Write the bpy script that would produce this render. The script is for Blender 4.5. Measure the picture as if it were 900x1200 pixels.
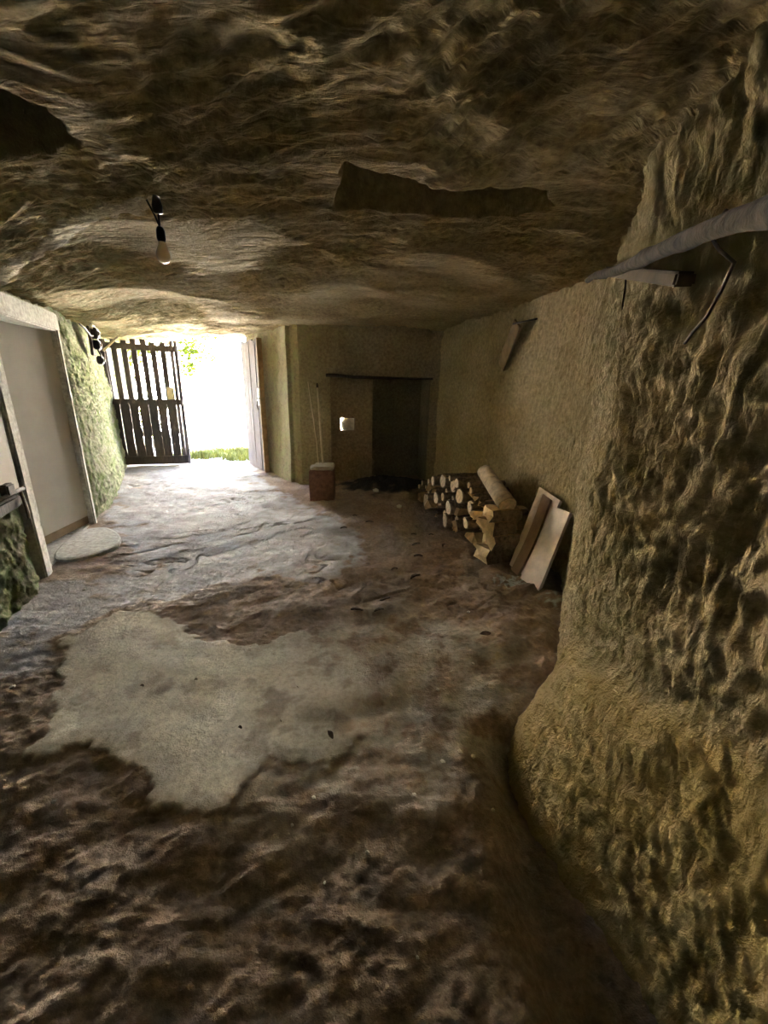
import bpy, bmesh, math, random
import numpy as np
from mathutils import Vector, Matrix

for o in list(bpy.data.objects):
    bpy.data.objects.remove(o, do_unlink=True)
scene = bpy.context.scene
COL = scene.collection
random.seed(7)

# ------------------------------------------------------------ camera, light, exposure
F_PX, PITCH, ROLL, CAM_H = 480.0, math.radians(17.4), math.radians(1.3), 1.5
cam_data = bpy.data.cameras.new('camera')
cam = bpy.data.objects.new('camera', cam_data)
COL.objects.link(cam)
fwd = Vector((0, math.cos(PITCH), -math.sin(PITCH)))
up0 = Vector((0, math.sin(PITCH), math.cos(PITCH)))
rt0 = Vector((1, 0, 0))
rt = rt0 * math.cos(ROLL) + up0 * math.sin(ROLL)
up = -rt0 * math.sin(ROLL) + up0 * math.cos(ROLL)
M = Matrix((rt, up, -fwd)).transposed().to_4x4()
M.translation = Vector((0, 0, CAM_H))
cam.matrix_world = M
cam_data.sensor_fit = 'VERTICAL'
cam_data.sensor_height = 36.0
cam_data.lens = 36.0 * F_PX / 1200.0
cam_data.clip_start = 0.02
scene.camera = cam

world = bpy.data.worlds.new('world')
scene.world = world
world.use_nodes = True
wn = world.node_tree
sky = wn.nodes.new('ShaderNodeTexSky')
sky.sky_type = 'NISHITA'
sky.sun_disc = False
sky.sun_elevation = math.radians(55)
sky.sun_rotation = math.radians(-144)
sky.air_density = 1.0
sky.dust_density = 3.0
sky.ozone_density = 1.0
wn.nodes['Background'].inputs['Strength'].default_value = 0.42
wn.links.new(sky.outputs[0], wn.nodes['Background'].inputs['Color'])

sun_d = bpy.data.lights.new('sun', 'SUN')
sun_d.energy = 20.0
sun_d.angle = math.radians(0.6)
sun_d.color = (1.0, 0.94, 0.84)
sun = bpy.data.objects.new('sun', sun_d)
COL.objects.link(sun)
sun.rotation_euler = Vector((-0.40, -0.55, 0.73)).to_track_quat('Z', 'Y').to_euler()
sun.location = (-10, 12, 12)

# sampling portal across the gate opening (gives off no light of its own)
pd = bpy.data.lights.new('gate_portal', 'AREA')
pd.shape = 'RECTANGLE'
pd.size, pd.size_y = 2.4, 2.35
pd.cycles.is_portal = True
po = bpy.data.objects.new('gate_portal', pd)
COL.objects.link(po)
_gn = Vector((2.12, 0.42, 0)).normalized()
_pn = Vector((_gn.y, -_gn.x, 0))              # pointing into the cave
po.location = (-3.66, 7.62, 1.12)
po.rotation_euler = (-_pn).to_track_quat('Z', 'Y').to_euler()

vs = scene.view_settings
vs.view_transform = 'Standard'
vs.look = 'None'
vs.gamma = 1.0
vs.use_curve_mapping = False
vs.exposure = 4.95
scene.cycles.max_bounces = 14
scene.cycles.diffuse_bounces = 10
scene.cycles.glossy_bounces = 4
scene.cycles.use_denoising = True
scene.cycles.sample_clamp_indirect = 6.0
scene.cycles.caustics_reflective = False
scene.cycles.caustics_refractive = False


# ------------------------------------------------------------ numpy noise
def _hash(ix, iy, seed):
    h = (ix.astype(np.int64) * 374761393 + iy.astype(np.int64) * 668265263 + seed * 974634777) & 0xFFFFFFFF
    h = ((h ^ (h >> 13)) * 1274126177) & 0xFFFFFFFF
    return (h ^ (h >> 16)) & 0xFFFFFFFF


def noise(x, y, seed=0):
    """2D gradient noise, about -1..1"""
    x0, y0 = np.floor(x), np.floor(y)
    fx, fy = x - x0, y - y0
    x0, y0 = x0.astype(np.int64), y0.astype(np.int64)
    u = fx * fx * fx * (fx * (fx * 6 - 15) + 10)
    v = fy * fy * fy * (fy * (fy * 6 - 15) + 10)

    def g(dx, dy):
        a = _hash(x0 + dx, y0 + dy, seed) * (2 * math.pi / 4294967296.0)
        return np.cos(a) * (fx - dx) + np.sin(a) * (fy - dy)
    n00, n10, n01, n11 = g(0, 0), g(1, 0), g(0, 1), g(1, 1)
    a = n00 + u * (n10 - n00)
    b = n01 + u * (n11 - n01)
    return (a + v * (b - a)) * 1.5


def fbm(x, y, seed=0, octaves=4, gain=0.5):
    t, a = 0, 1.0
    for i in range(octaves):
        t = t + a * noise(x * 2 ** i, y * 2 ** i, seed + i * 13)
        a *= gain
    return t


def ridge(x, y, seed=0):
    return 1.0 - 2.0 * np.abs(noise(x, y, seed))


def scoop(x, y, seed=0, jit=0.85):
    """pick scoops: distance to the nearest cell centre (sharp crests between cells) and a random value per cell"""
    x0, y0 = np.floor(x), np.floor(y)
    best = np.full(x.shape, 9.0)
    val = np.zeros(x.shape)
    for dx in (-1, 0, 1):
        for dy in (-1, 0, 1):
            cx, cy = x0 + dx, y0 + dy
            h1 = _hash(cx, cy, seed) / 4294967296.0
            h2 = _hash(cx, cy, seed + 101) / 4294967296.0
            d = (cx + 0.5 + jit * (h1 - 0.5) - x) ** 2 + (cy + 0.5 + jit * (h2 - 0.5) - y) ** 2
            m = d < best
            best = np.where(m, d, best)
            val = np.where(m, _hash(cx, cy, seed + 202) / 4294967296.0, val)
    return np.sqrt(best), val


def sstep(a, b, x):
    t = np.clip((x - a) / (b - a), 0, 1)
    return t * t * (3 - 2 * t)


def rot(x, y, deg):
    c, s = math.cos(math.radians(deg)), math.sin(math.radians(deg))
    return c * x + s * y, -s * x + c * y


def poly_dist(x, y, poly):
    """signed distance to a closed polygon, positive inside"""
    p = np.array(poly, float)
    q = np.roll(p, -1, axis=0)
    d2 = np.full(x.shape, 1e9)
    inside = np.zeros(x.shape, bool)
    for (ax, ay), (bx, by) in zip(p, q):
        ex, ey = bx - ax, by - ay
        t = np.clip(((x - ax) * ex + (y - ay) * ey) / (ex * ex + ey * ey + 1e-12), 0, 1)
        d2 = np.minimum(d2, (x - ax - t * ex) ** 2 + (y - ay - t * ey) ** 2)
        c = ((ay > y) != (by > y))
        with np.errstate(divide='ignore', invalid='ignore'):
            xi = ax + (y - ay) * ex / (ey if abs(ey) > 1e-12 else 1e-12)
        inside ^= c & (x < xi)
    d = np.sqrt(d2)
    return np.where(inside, d, -d)


def line_dist(x, y, pts):
    d2 = np.full(x.shape, 1e9)
    for (ax, ay), (bx, by) in zip(pts[:-1], pts[1:]):
        ex, ey = bx - ax, by - ay
        t = np.clip(((x - ax) * ex + (y - ay) * ey) / (ex * ex + ey * ey + 1e-12), 0, 1)
        d2 = np.minimum(d2, (x - ax - t * ex) ** 2 + (y - ay - t * ey) ** 2)
    return np.sqrt(d2)


# ------------------------------------------------------------ object helpers
def tag(o, label=None, cat=None, group=None, kind=None):
    if label: o['label'] = label
    if cat: o['category'] = cat
    if group: o['group'] = group
    if kind: o['kind'] = kind
    return o


def link(name, me, mat=None, parent=None):
    o = bpy.data.objects.new(name, me)
    COL.objects.link(o)
    if mat is not None:
        for m in (mat if isinstance(mat, (list, tuple)) else [mat]):
            me.materials.append(m)
    if parent is not None:
        o.parent = parent
    return o


def empty(name, loc=(0, 0, 0), rz=0.0):
    o = bpy.data.objects.new(name, None)
    COL.objects.link(o)
    o.empty_display_size = 0.1
    o.location = loc
    o.rotation_euler = (0, 0, rz)
    return o


def grid_object(name, X, Y, Z, mat, attrs=None, skip=None, flip=False, kind='structure', parent=None):
    """a quad grid from 2D coordinate arrays, skip = boolean array per quad"""
    nr, nc = X.shape
    co = np.stack([X, Y, Z], -1).reshape(-1, 3).astype(np.float32)
    idx = np.arange(nr * nc).reshape(nr, nc)
    q = np.stack([idx[:-1, :-1], idx[:-1, 1:], idx[1:, 1:], idx[1:, :-1]], -1)
    if flip:
        q = q[..., ::-1]
    q = q.reshape(-1, 4)
    if skip is not None:
        q = q[~skip.reshape(-1)]
    me = bpy.data.meshes.new(name)
    me.vertices.add(len(co))
    me.vertices.foreach_set('co', co.reshape(-1))
    n = len(q)
    me.loops.add(n * 4)
    me.loops.foreach_set('vertex_index', q.reshape(-1).astype(np.int32))
    me.polygons.add(n)
    me.polygons.foreach_set('loop_start', np.arange(0, n * 4, 4, dtype=np.int32))
    me.polygons.foreach_set('use_smooth', np.ones(n, bool))
    me.update(calc_edges=True)
    if attrs:
        for k, a in attrs.items():
            at = me.attributes.new(k, 'FLOAT', 'POINT')
            at.data.foreach_set('value', np.broadcast_to(a, X.shape).reshape(-1).astype(np.float32))
    o = link(name, me, mat, parent)
    if kind:
        o['kind'] = kind
    return o


def bm_obj(name, bm, mat, parent=None, smooth=False):
    me = bpy.data.meshes.new(name)
    bmesh.ops.recalc_face_normals(bm, faces=bm.faces[:])
    bm.to_mesh(me)
    bm.free()
    if smooth:
        me.polygons.foreach_set('use_smooth', np.ones(len(me.polygons), bool))
    return link(name, me, mat, parent)


def bm_box(bm, c, s, rz=0.0, bevel=0.0, m=None, jitter=0.0):
    """box centred at c with sizes s"""
    r = bmesh.ops.create_cube(bm, size=1.0)
    vs_ = r['verts']
    mt = Matrix.Translation(c) @ Matrix.Rotation(rz, 4, 'Z') @ Matrix.Diagonal((*s, 1))
    if m is not None:
        mt = m @ mt
    bmesh.ops.transform(bm, matrix=mt, verts=vs_)
    if jitter:
        for v in vs_:
            v.co += Vector([random.uniform(-jitter, jitter) for _ in range(3)])
    if bevel:
        es = list({e for v in vs_ for e in v.link_edges})
        bmesh.ops.bevel(bm, geom=es, offset=bevel, segments=2, affect='EDGES')
    return bm


def bm_tube(bm, pts, radii, n=8, wob=0.0, cap=True, mat_index=0):
    pts = [Vector(p) for p in pts]
    if not isinstance(radii, (list, tuple)):
        radii = [radii] * len(pts)
    rings = []
    ref = None
    for i, p in enumerate(pts):
        t = (pts[min(i + 1, len(pts) - 1)] - pts[max(i - 1, 0)]).normalized()
        if ref is None:
            ref = t.orthogonal().normalized()
        ref = (ref - t * ref.dot(t)).normalized()
        b = t.cross(ref)
        ring = []
        for k in range(n):
            a = 2 * math.pi * k / n
            r = radii[i] * (1 + random.uniform(-wob, wob))
            ring.append(bm.verts.new(p + (ref * math.cos(a) + b * math.sin(a)) * r))
        rings.append(ring)
    for i in range(len(rings) - 1):
        for k in range(n):
            f = bm.faces.new((rings[i][k], rings[i][(k + 1) % n], rings[i + 1][(k + 1) % n], rings[i + 1][k]))
            f.material_index = mat_index
            f.smooth = True
    if cap:
        bm.faces.new(rings[0][::-1]).material_index = mat_index
        bm.faces.new(rings[-1]).material_index = mat_index
    return bm


def lathe(name, prof, mat, parent=None, n=16, loc=(0, 0, 0)):
    bm = bmesh.new()
    rings = []
    for r, z in prof:
        rings.append([bm.verts.new((loc[0] + r * math.cos(2 * math.pi * k / n), loc[1] + r * math.sin(2 * math.pi * k / n), loc[2] + z)) for k in range(n)])
    for a, b in zip(rings[:-1], rings[1:]):
        for k in range(n):
            bm.faces.new((a[k], a[(k + 1) % n], b[(k + 1) % n], b[k]))
    bm.faces.new(rings[0][::-1])
    bm.faces.new(rings[-1])
    return bm_obj(name, bm, mat, parent, smooth=True)


# ------------------------------------------------------------ materials
class NT:
    def __init__(self, name, rough=0.9, spec=0.2):
        self.m = bpy.data.materials.new(name)
        self.m.use_nodes = True
        self.t = self.m.node_tree
        self.b = self.t.nodes['Principled BSDF']
        self.b.inputs['Roughness'].default_value = rough
        self.b.inputs['Specular IOR Level'].default_value = spec
        self.tc = self.t.nodes.new('ShaderNodeTexCoord')

    def n(self, typ, **kw):
        nd = self.t.nodes.new(typ)
        for k, v in kw.items():
            if k in nd.inputs:
                nd.inputs[k].default_value = v
            else:
                setattr(nd, k, v)
        return nd

    def l(self, a, b):
        self.t.links.new(a, b)

    def coords(self, scale=(1, 1, 1), rotz=0.0, src='Object'):
        mp = self.n('ShaderNodeMapping')
        mp.inputs['Scale'].default_value = scale
        mp.inputs['Rotation'].default_value = (0, 0, rotz)
        self.l(self.tc.outputs[src], mp.inputs['Vector'])
        return mp.outputs['Vector']

    def noise(self, scale, detail=4, rough=0.55, vec=None, dist=0.0):
        nd = self.n('ShaderNodeTexNoise')
        nd.inputs['Scale'].default_value = scale
        nd.inputs['Detail'].default_value = detail
        nd.inputs['Roughness'].default_value = rough
        nd.inputs['Distortion'].default_value = dist
        self.l(vec if vec is not None else self.tc.outputs['Object'], nd.inputs['Vector'])
        return nd.outputs['Fac']

    def ramp(self, fac, stops):
        r = self.n('ShaderNodeValToRGB')
        el = r.color_ramp.elements
        while len(el) < len(stops):
            el.new(0.5)
        for e, (p, c) in zip(el, stops):
            e.position = p
            e.color = (*c, 1) if len(c) == 3 else c
        self.l(fac, r.inputs['Fac'])
        return r.outputs['Color']

    def mix(self, fac, a, b, blend='MIX'):
        m = self.n('ShaderNodeMix', data_type='RGBA', blend_type=blend)
        for i, v in ((0, fac), (6, a), (7, b)):
            if isinstance(v, (int, float)):
                m.inputs[i].default_value = v
            elif isinstance(v, tuple):
                m.inputs[i].default_value = (*v, 1)
            else:
                self.l(v, m.inputs[i])
        return m.outputs[2]

    def attr(self, name):
        a = self.n('ShaderNodeAttribute', attribute_name=name)
        return a.outputs['Fac']

    def math(self, op, a, b):
        m = self.n('ShaderNodeMath', operation=op)
        for i, v in ((0, a), (1, b)):
            if isinstance(v, (int, float)):
                m.inputs[i].default_value = v
            else:
                self.l(v, m.inputs[i])
        return m.outputs[0]

    def color(self, c):
        if isinstance(c, tuple):
            self.b.inputs['Base Color'].default_value = (*c, 1)
        else:
            self.l(c, self.b.inputs['Base Color'])

    def bump(self, h, dist=0.01, strength=1.0):
        b = self.n('ShaderNodeBump')
        b.inputs['Distance'].default_value = dist
        b.inputs['Strength'].default_value = strength
        self.l(h, b.inputs['Height'])
        self.l(b.outputs['Normal'], self.b.inputs['Normal'])


def rock_mat(name, dark, mid, light, fine=70, bump=0.012, moss=None, tint=None, stroke=None):
    t = NT(name, 0.95, 0.1)
    big = t.noise(1.3, 5, 0.6)
    sm = t.noise(28, 6, 0.65)
    c1 = t.ramp(big, [(0.3, dark), (0.5, mid), (0.7, light)])
    c2 = t.ramp(sm, [(0.3, (0.6, 0.58, 0.55)), (0.7, (1.2, 1.2, 1.2))])
    c = t.mix(1.0, c1, c2, 'MULTIPLY')
    if moss:
        mcol, attr = moss
        msk = t.math('MULTIPLY', t.attr(attr), t.ramp(t.noise(9, 5, 0.7), [(0.38, (0, 0, 0)), (0.6, (1, 1, 1))]))
        c = t.mix(msk, c, mcol)
    if tint:
        tcol, attr = tint
        c = t.mix(t.attr(attr), c, tcol)
    t.color(c)
    f1 = t.noise(fine * 1.6, 8, 0.75)
    f2 = t.noise(fine * 0.45, 5, 0.65)
    h = t.math('ADD', f1, f2)
    if stroke:
        sc, rz, amt = stroke
        k = t.noise(1.0, 3, 0.6, t.coords(sc, rz), 0.6)
        k = t.math('ABSOLUTE', t.math('SUBTRACT', k, 0.5), 0.0)
        h = t.math('ADD', h, t.math('MULTIPLY', k, amt))
    t.bump(h, bump * 1.7)
    return t.m


def simple_mat(name, c, rough=0.8, var=0.25, scale=20, stretch=(1, 1, 1), bump=0.0, metal=0.0, spec=0.3):
    t = NT(name, rough, spec)
    v = t.coords(stretch)
    f = t.noise(scale, 5, 0.6, v)
    lo = tuple(x * (1 - var) for x in c)
    hi = tuple(min(1, x * (1 + var)) for x in c)
    t.color(t.ramp(f, [(0.3, lo), (0.7, hi)]))
    t.b.inputs['Metallic'].default_value = metal
    if bump:
        t.bump(f, bump)
    return t.m


MAT = {}
MAT['ceil'] = rock_mat('ceiling_tuffeau', (0.34, 0.24, 0.115), (0.45, 0.335, 0.17), (0.53, 0.415, 0.235), 60, 0.010,
                       moss=((0.36, 0.325, 0.165), 'moss'), tint=((0.80, 0.73, 0.58), 'pale'), stroke=((5.5, 26, 5), math.radians(20), -3.5))
MAT['rwall'] = rock_mat('right_wall_tuffeau', (0.43, 0.325, 0.17), (0.55, 0.425, 0.24), (0.63, 0.50, 0.31), 75, 0.012,
                        moss=((0.37, 0.31, 0.165), 'moss'), tint=((0.52, 0.375, 0.15), 'ochre'), stroke=((24, 24, 8), 0.0, -2.2))
MAT['lwall'] = rock_mat('left_wall_rock', (0.38, 0.35, 0.25), (0.48, 0.45, 0.33), (0.56, 0.53, 0.41), 90, 0.016,
                        moss=((0.24, 0.31, 0.125), 'moss'))
MAT['bwall'] = rock_mat('back_wall_plaster', (0.26, 0.205, 0.13), (0.33, 0.265, 0.17), (0.39, 0.32, 0.21), 60, 0.006,
                        moss=((0.33, 0.32, 0.165), 'moss'))


def floor_mat():
    t = NT('cave_floor', 0.85, 0.25)
    n1 = t.noise(3.0, 6, 0.65)
    n2 = t.noise(35, 6, 0.7)
    earth = t.ramp(n1, [(0.3, (0.21, 0.15, 0.10)), (0.5, (0.30, 0.22, 0.155)), (0.7, (0.385, 0.295, 0.215))])
    earth = t.mix(1.0, earth, t.ramp(n2, [(0.3, (0.68, 0.68, 0.68)), (0.72, (1.2, 1.17, 1.14))]), 'MULTIPLY')
    conc = t.ramp(t.noise(2.2, 6, 0.6), [(0.3, (0.52, 0.475, 0.36)), (0.5, (0.65, 0.60, 0.47)), (0.7, (0.74, 0.69, 0.56))])
    conc = t.mix(1.0, conc, t.ramp(t.noise(38, 7, 0.75), [(0.3, (0.62, 0.6, 0.57)), (0.55, (1.0, 1.0, 1.0)), (0.75, (1.12, 1.12, 1.12))]), 'MULTIPLY')
    worn = t.ramp(t.noise(5, 7, 0.7), [(0.3, (0.24, 0.20, 0.175)), (0.5, (0.36, 0.33, 0.31)), (0.7, (0.48, 0.46, 0.45))])
    c = t.mix(t.attr('worn'), earth, worn)
    c = t.mix(t.attr('concrete'), c, conc)
    c = t.mix(t.attr('dark_tone'), c, (0.035, 0.032, 0.032))  # darker tone over the alcove heap
    c = t.mix(t.attr('ash'), c, (0.5, 0.52, 0.48))
    t.color(c)
    h = t.math('ADD', t.noise(45, 6, 0.7), t.math('MULTIPLY', t.noise(160, 3, 0.6), 0.4))
    t.bump(h, 0.011)
    return t.m


MAT['floor'] = floor_mat()
MAT['concrete'] = rock_mat('grey_concrete', (0.42, 0.41, 0.37), (0.52, 0.51, 0.46), (0.6, 0.59, 0.54), 90, 0.004)
MAT['door'] = simple_mat('grey_door_sheet', (0.38, 0.355, 0.30), 0.75, 0.08, 3, bump=0.001)
MAT['hatch'] = simple_mat('brown_grey_hatch', (0.30, 0.26, 0.20), 0.8, 0.12, 4)
MAT['kick'] = simple_mat('damp_brown_board', (0.22, 0.16, 0.09), 0.8, 0.2, 8)
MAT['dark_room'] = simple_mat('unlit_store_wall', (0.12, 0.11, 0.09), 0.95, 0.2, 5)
MAT['wood_dark'] = simple_mat('weathered_dark_wood', (0.075, 0.058, 0.052), 0.85, 0.5, 14, (6, 6, 0.5), 0.004)
MAT['wood_grey'] = simple_mat('weathered_grey_wood', (0.15, 0.12, 0.115), 0.85, 0.45, 14, (6, 6, 0.5), 0.004)
MAT['wood_old'] = simple_mat('old_brown_wood', (0.27, 0.175, 0.085), 0.85, 0.35, 12, (1, 1, 1), 0.004)
MAT['wood_bracket'] = simple_mat('dark_brown_timber', (0.07, 0.048, 0.026), 0.85, 0.4, 12, (1, 1, 1), 0.004)
MAT['pole'] = simple_mat('grey_bark_pole', (0.06, 0.048, 0.033), 0.95, 0.6, 26, (1, 1, 1), 0.008)
MAT['bark'] = simple_mat('log_bark', (0.21, 0.15, 0.10), 0.95, 0.5, 30, (1, 1, 1), 0.012)
MAT['bark_pale'] = simple_mat('pale_log_bark', (0.34, 0.26, 0.17), 0.9, 0.35, 16, (1, 1, 1), 0.006)
MAT['cut'] = simple_mat('sawn_log_end', (0.66, 0.50, 0.33), 0.85, 0.3, 30, (1, 1, 1), 0.002)
MAT['split'] = simple_mat('split_wood_face', (0.40, 0.25, 0.12), 0.85, 0.35, 18, (1, 1, 1), 0.006)
MAT['split_pale'] = simple_mat('pale_split_wood', (0.68, 0.48, 0.26), 0.85, 0.25, 18, (1, 1, 1), 0.006)
MAT['board_pale'] = simple_mat('pale_pink_board', (0.76, 0.62, 0.51), 0.8, 0.18, 9, (1, 1, 1), 0.002)
MAT['board_brown'] = simple_mat('brown_board', (0.36, 0.235, 0.165), 0.8, 0.2, 9, (1, 1, 1), 0.003)
MAT['brick'] = simple_mat('red_brown_brick', (0.24, 0.13, 0.095), 0.95, 0.3, 22, (1, 1, 1), 0.006)
MAT['cap'] = simple_mat('pale_mortar', (0.42, 0.35, 0.27), 0.95, 0.2, 25, (1, 1, 1), 0.006)
MAT['stick'] = simple_mat('pale_stick', (0.62, 0.52, 0.36), 0.7, 0.15, 12)
MAT['iron'] = simple_mat('rusty_iron', (0.075, 0.055, 0.042), 0.7, 0.4, 40, metal=0.3)
MAT['plastic_black'] = simple_mat('black_bakelite', (0.018, 0.017, 0.016), 0.45, 0.2, 20)
MAT['porcelain'] = simple_mat('pale_porcelain', (0.6, 0.57, 0.5), 0.4, 0.1, 20)
MAT['steel'] = simple_mat('dull_steel', (0.42, 0.42, 0.43), 0.5, 0.2, 30, metal=0.5)
MAT['stone'] = simple_mat('pale_limestone', (0.62, 0.57, 0.45), 0.95, 0.2, 25, (1, 1, 1), 0.006)
MAT['leafdry'] = simple_mat('dry_leaf', (0.11, 0.078, 0.055), 0.9, 0.4, 30)
MAT['plaster'] = rock_mat('alcove_plaster', (0.24, 0.185, 0.115), (0.29, 0.23, 0.145), (0.34, 0.275, 0.18), 50, 0.005)
MAT['dark_tone'] = rock_mat('dark_brown_stone', (0.16, 0.13, 0.09), (0.21, 0.175, 0.12), (0.27, 0.225, 0.155), 40, 0.008)  # darker brown than the alcove panel
MAT['ground'] = simple_mat('pale_gravel', (0.58, 0.55, 0.48), 0.95, 0.12, 12)
MAT['render'] = simple_mat('bounce_white', (0.78, 0.75, 0.68), 0.9, 0.05, 3)  # pale coat of the added bounce wall
MAT['grass'] = simple_mat('grass_blade', (0.17, 0.17, 0.03), 0.7, 0.4, 3)
MAT['trunk'] = simple_mat('tree_bark', (0.10, 0.08, 0.06), 0.95, 0.3, 20)


def leaf_mat():
    t = NT('tree_leaf', 0.9, 0.03)
    f = t.noise(2.5, 3, 0.6)
    t.color(t.ramp(f, [(0.3, (0.035, 0.055, 0.006)), (0.7, (0.075, 0.095, 0.010))]))
    tr = t.n('ShaderNodeBsdfTranslucent')
    tr.inputs['Color'].default_value = (0.05, 0.07, 0.004, 1)
    mx = t.n('ShaderNodeMixShader')
    mx.inputs[0].default_value = 0.35
    out = t.t.nodes['Material Output']
    t.l(t.b.outputs[0], mx.inputs[1])
    t.l(tr.outputs[0], mx.inputs[2])
    t.l(mx.outputs[0], out.inputs['Surface'])
    return t.m


MAT['leaf'] = leaf_mat()


def glass_mat():
    t = NT('frosted_bulb', 0.25, 0.5)
    t.color((0.86, 0.82, 0.70))
    t.b.inputs['Subsurface Weight'].default_value = 0.0
    return t.m


MAT['bulb'] = glass_mat()


# ------------------------------------------------------------ the setting
def axis(segs):
    """coordinates from (start, end, step) pieces"""
    out = []
    for a, b, st in segs:
        out.append(np.linspace(a, b, max(2, int(round((b - a) / st))), endpoint=False))
    out.append(np.array([segs[-1][1]]))
    return np.concatenate(out)


PATCH = [(-1.8, 1.79), (-1.82, 2.09), (-1.76, 2.36), (-1.53, 2.41), (-1.25, 2.25), (-1.06, 2.1), (-0.75, 2.09), (-0.54, 2.19),
         (-0.24, 2.08), (-0.03, 1.89), (0.04, 1.69), (-0.02, 1.5), (-0.14, 1.36), (-0.35, 1.25), (-0.52, 1.23), (-0.66, 1.12),
         (-0.79, 1.13), (-0.92, 1.19), (-0.97, 1.26), (-1.1, 1.32), (-1.3, 1.33), (-1.44, 1.39), (-1.42, 1.46), (-1.44, 1.57), (-1.69, 1.73)]
PATCH_L = [(-1.94, 1.72), (-1.83, 1.82), (-1.87, 2.09), (-1.77, 2.43), (-1.33, 2.76), (-1.46, 2.89), (-2.05, 2.98), (-2.6, 2.8),
           (-2.6, 2.35), (-2.5, 1.9), (-2.2, 1.7)]
FAR = [(-1.7, 2.61), (-1.49, 2.56), (-1.36, 2.82), (-1.02, 2.99), (-0.68, 2.87), (-0.39, 2.94), (-0.2, 3.14), (-0.16, 3.67),
       (-0.48, 4.42), (-1.0, 5.08), (-1.48, 5.7), (-2.08, 6.48), (-2.4, 7.6), (-3.54, 7.6), (-4.7, 7.6), (-4.7, 7.0), (-3.6, 5.28), (-3.1, 4.24),
       (-2.45, 3.64), (-2.16, 3.17), (-1.88, 2.87)]


TROD = [(-0.3, 1.3), (0.15, 1.35), (0.5, 1.75), (0.55, 2.1), (0.2, 2.25), (-0.2, 2.1)]


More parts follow.
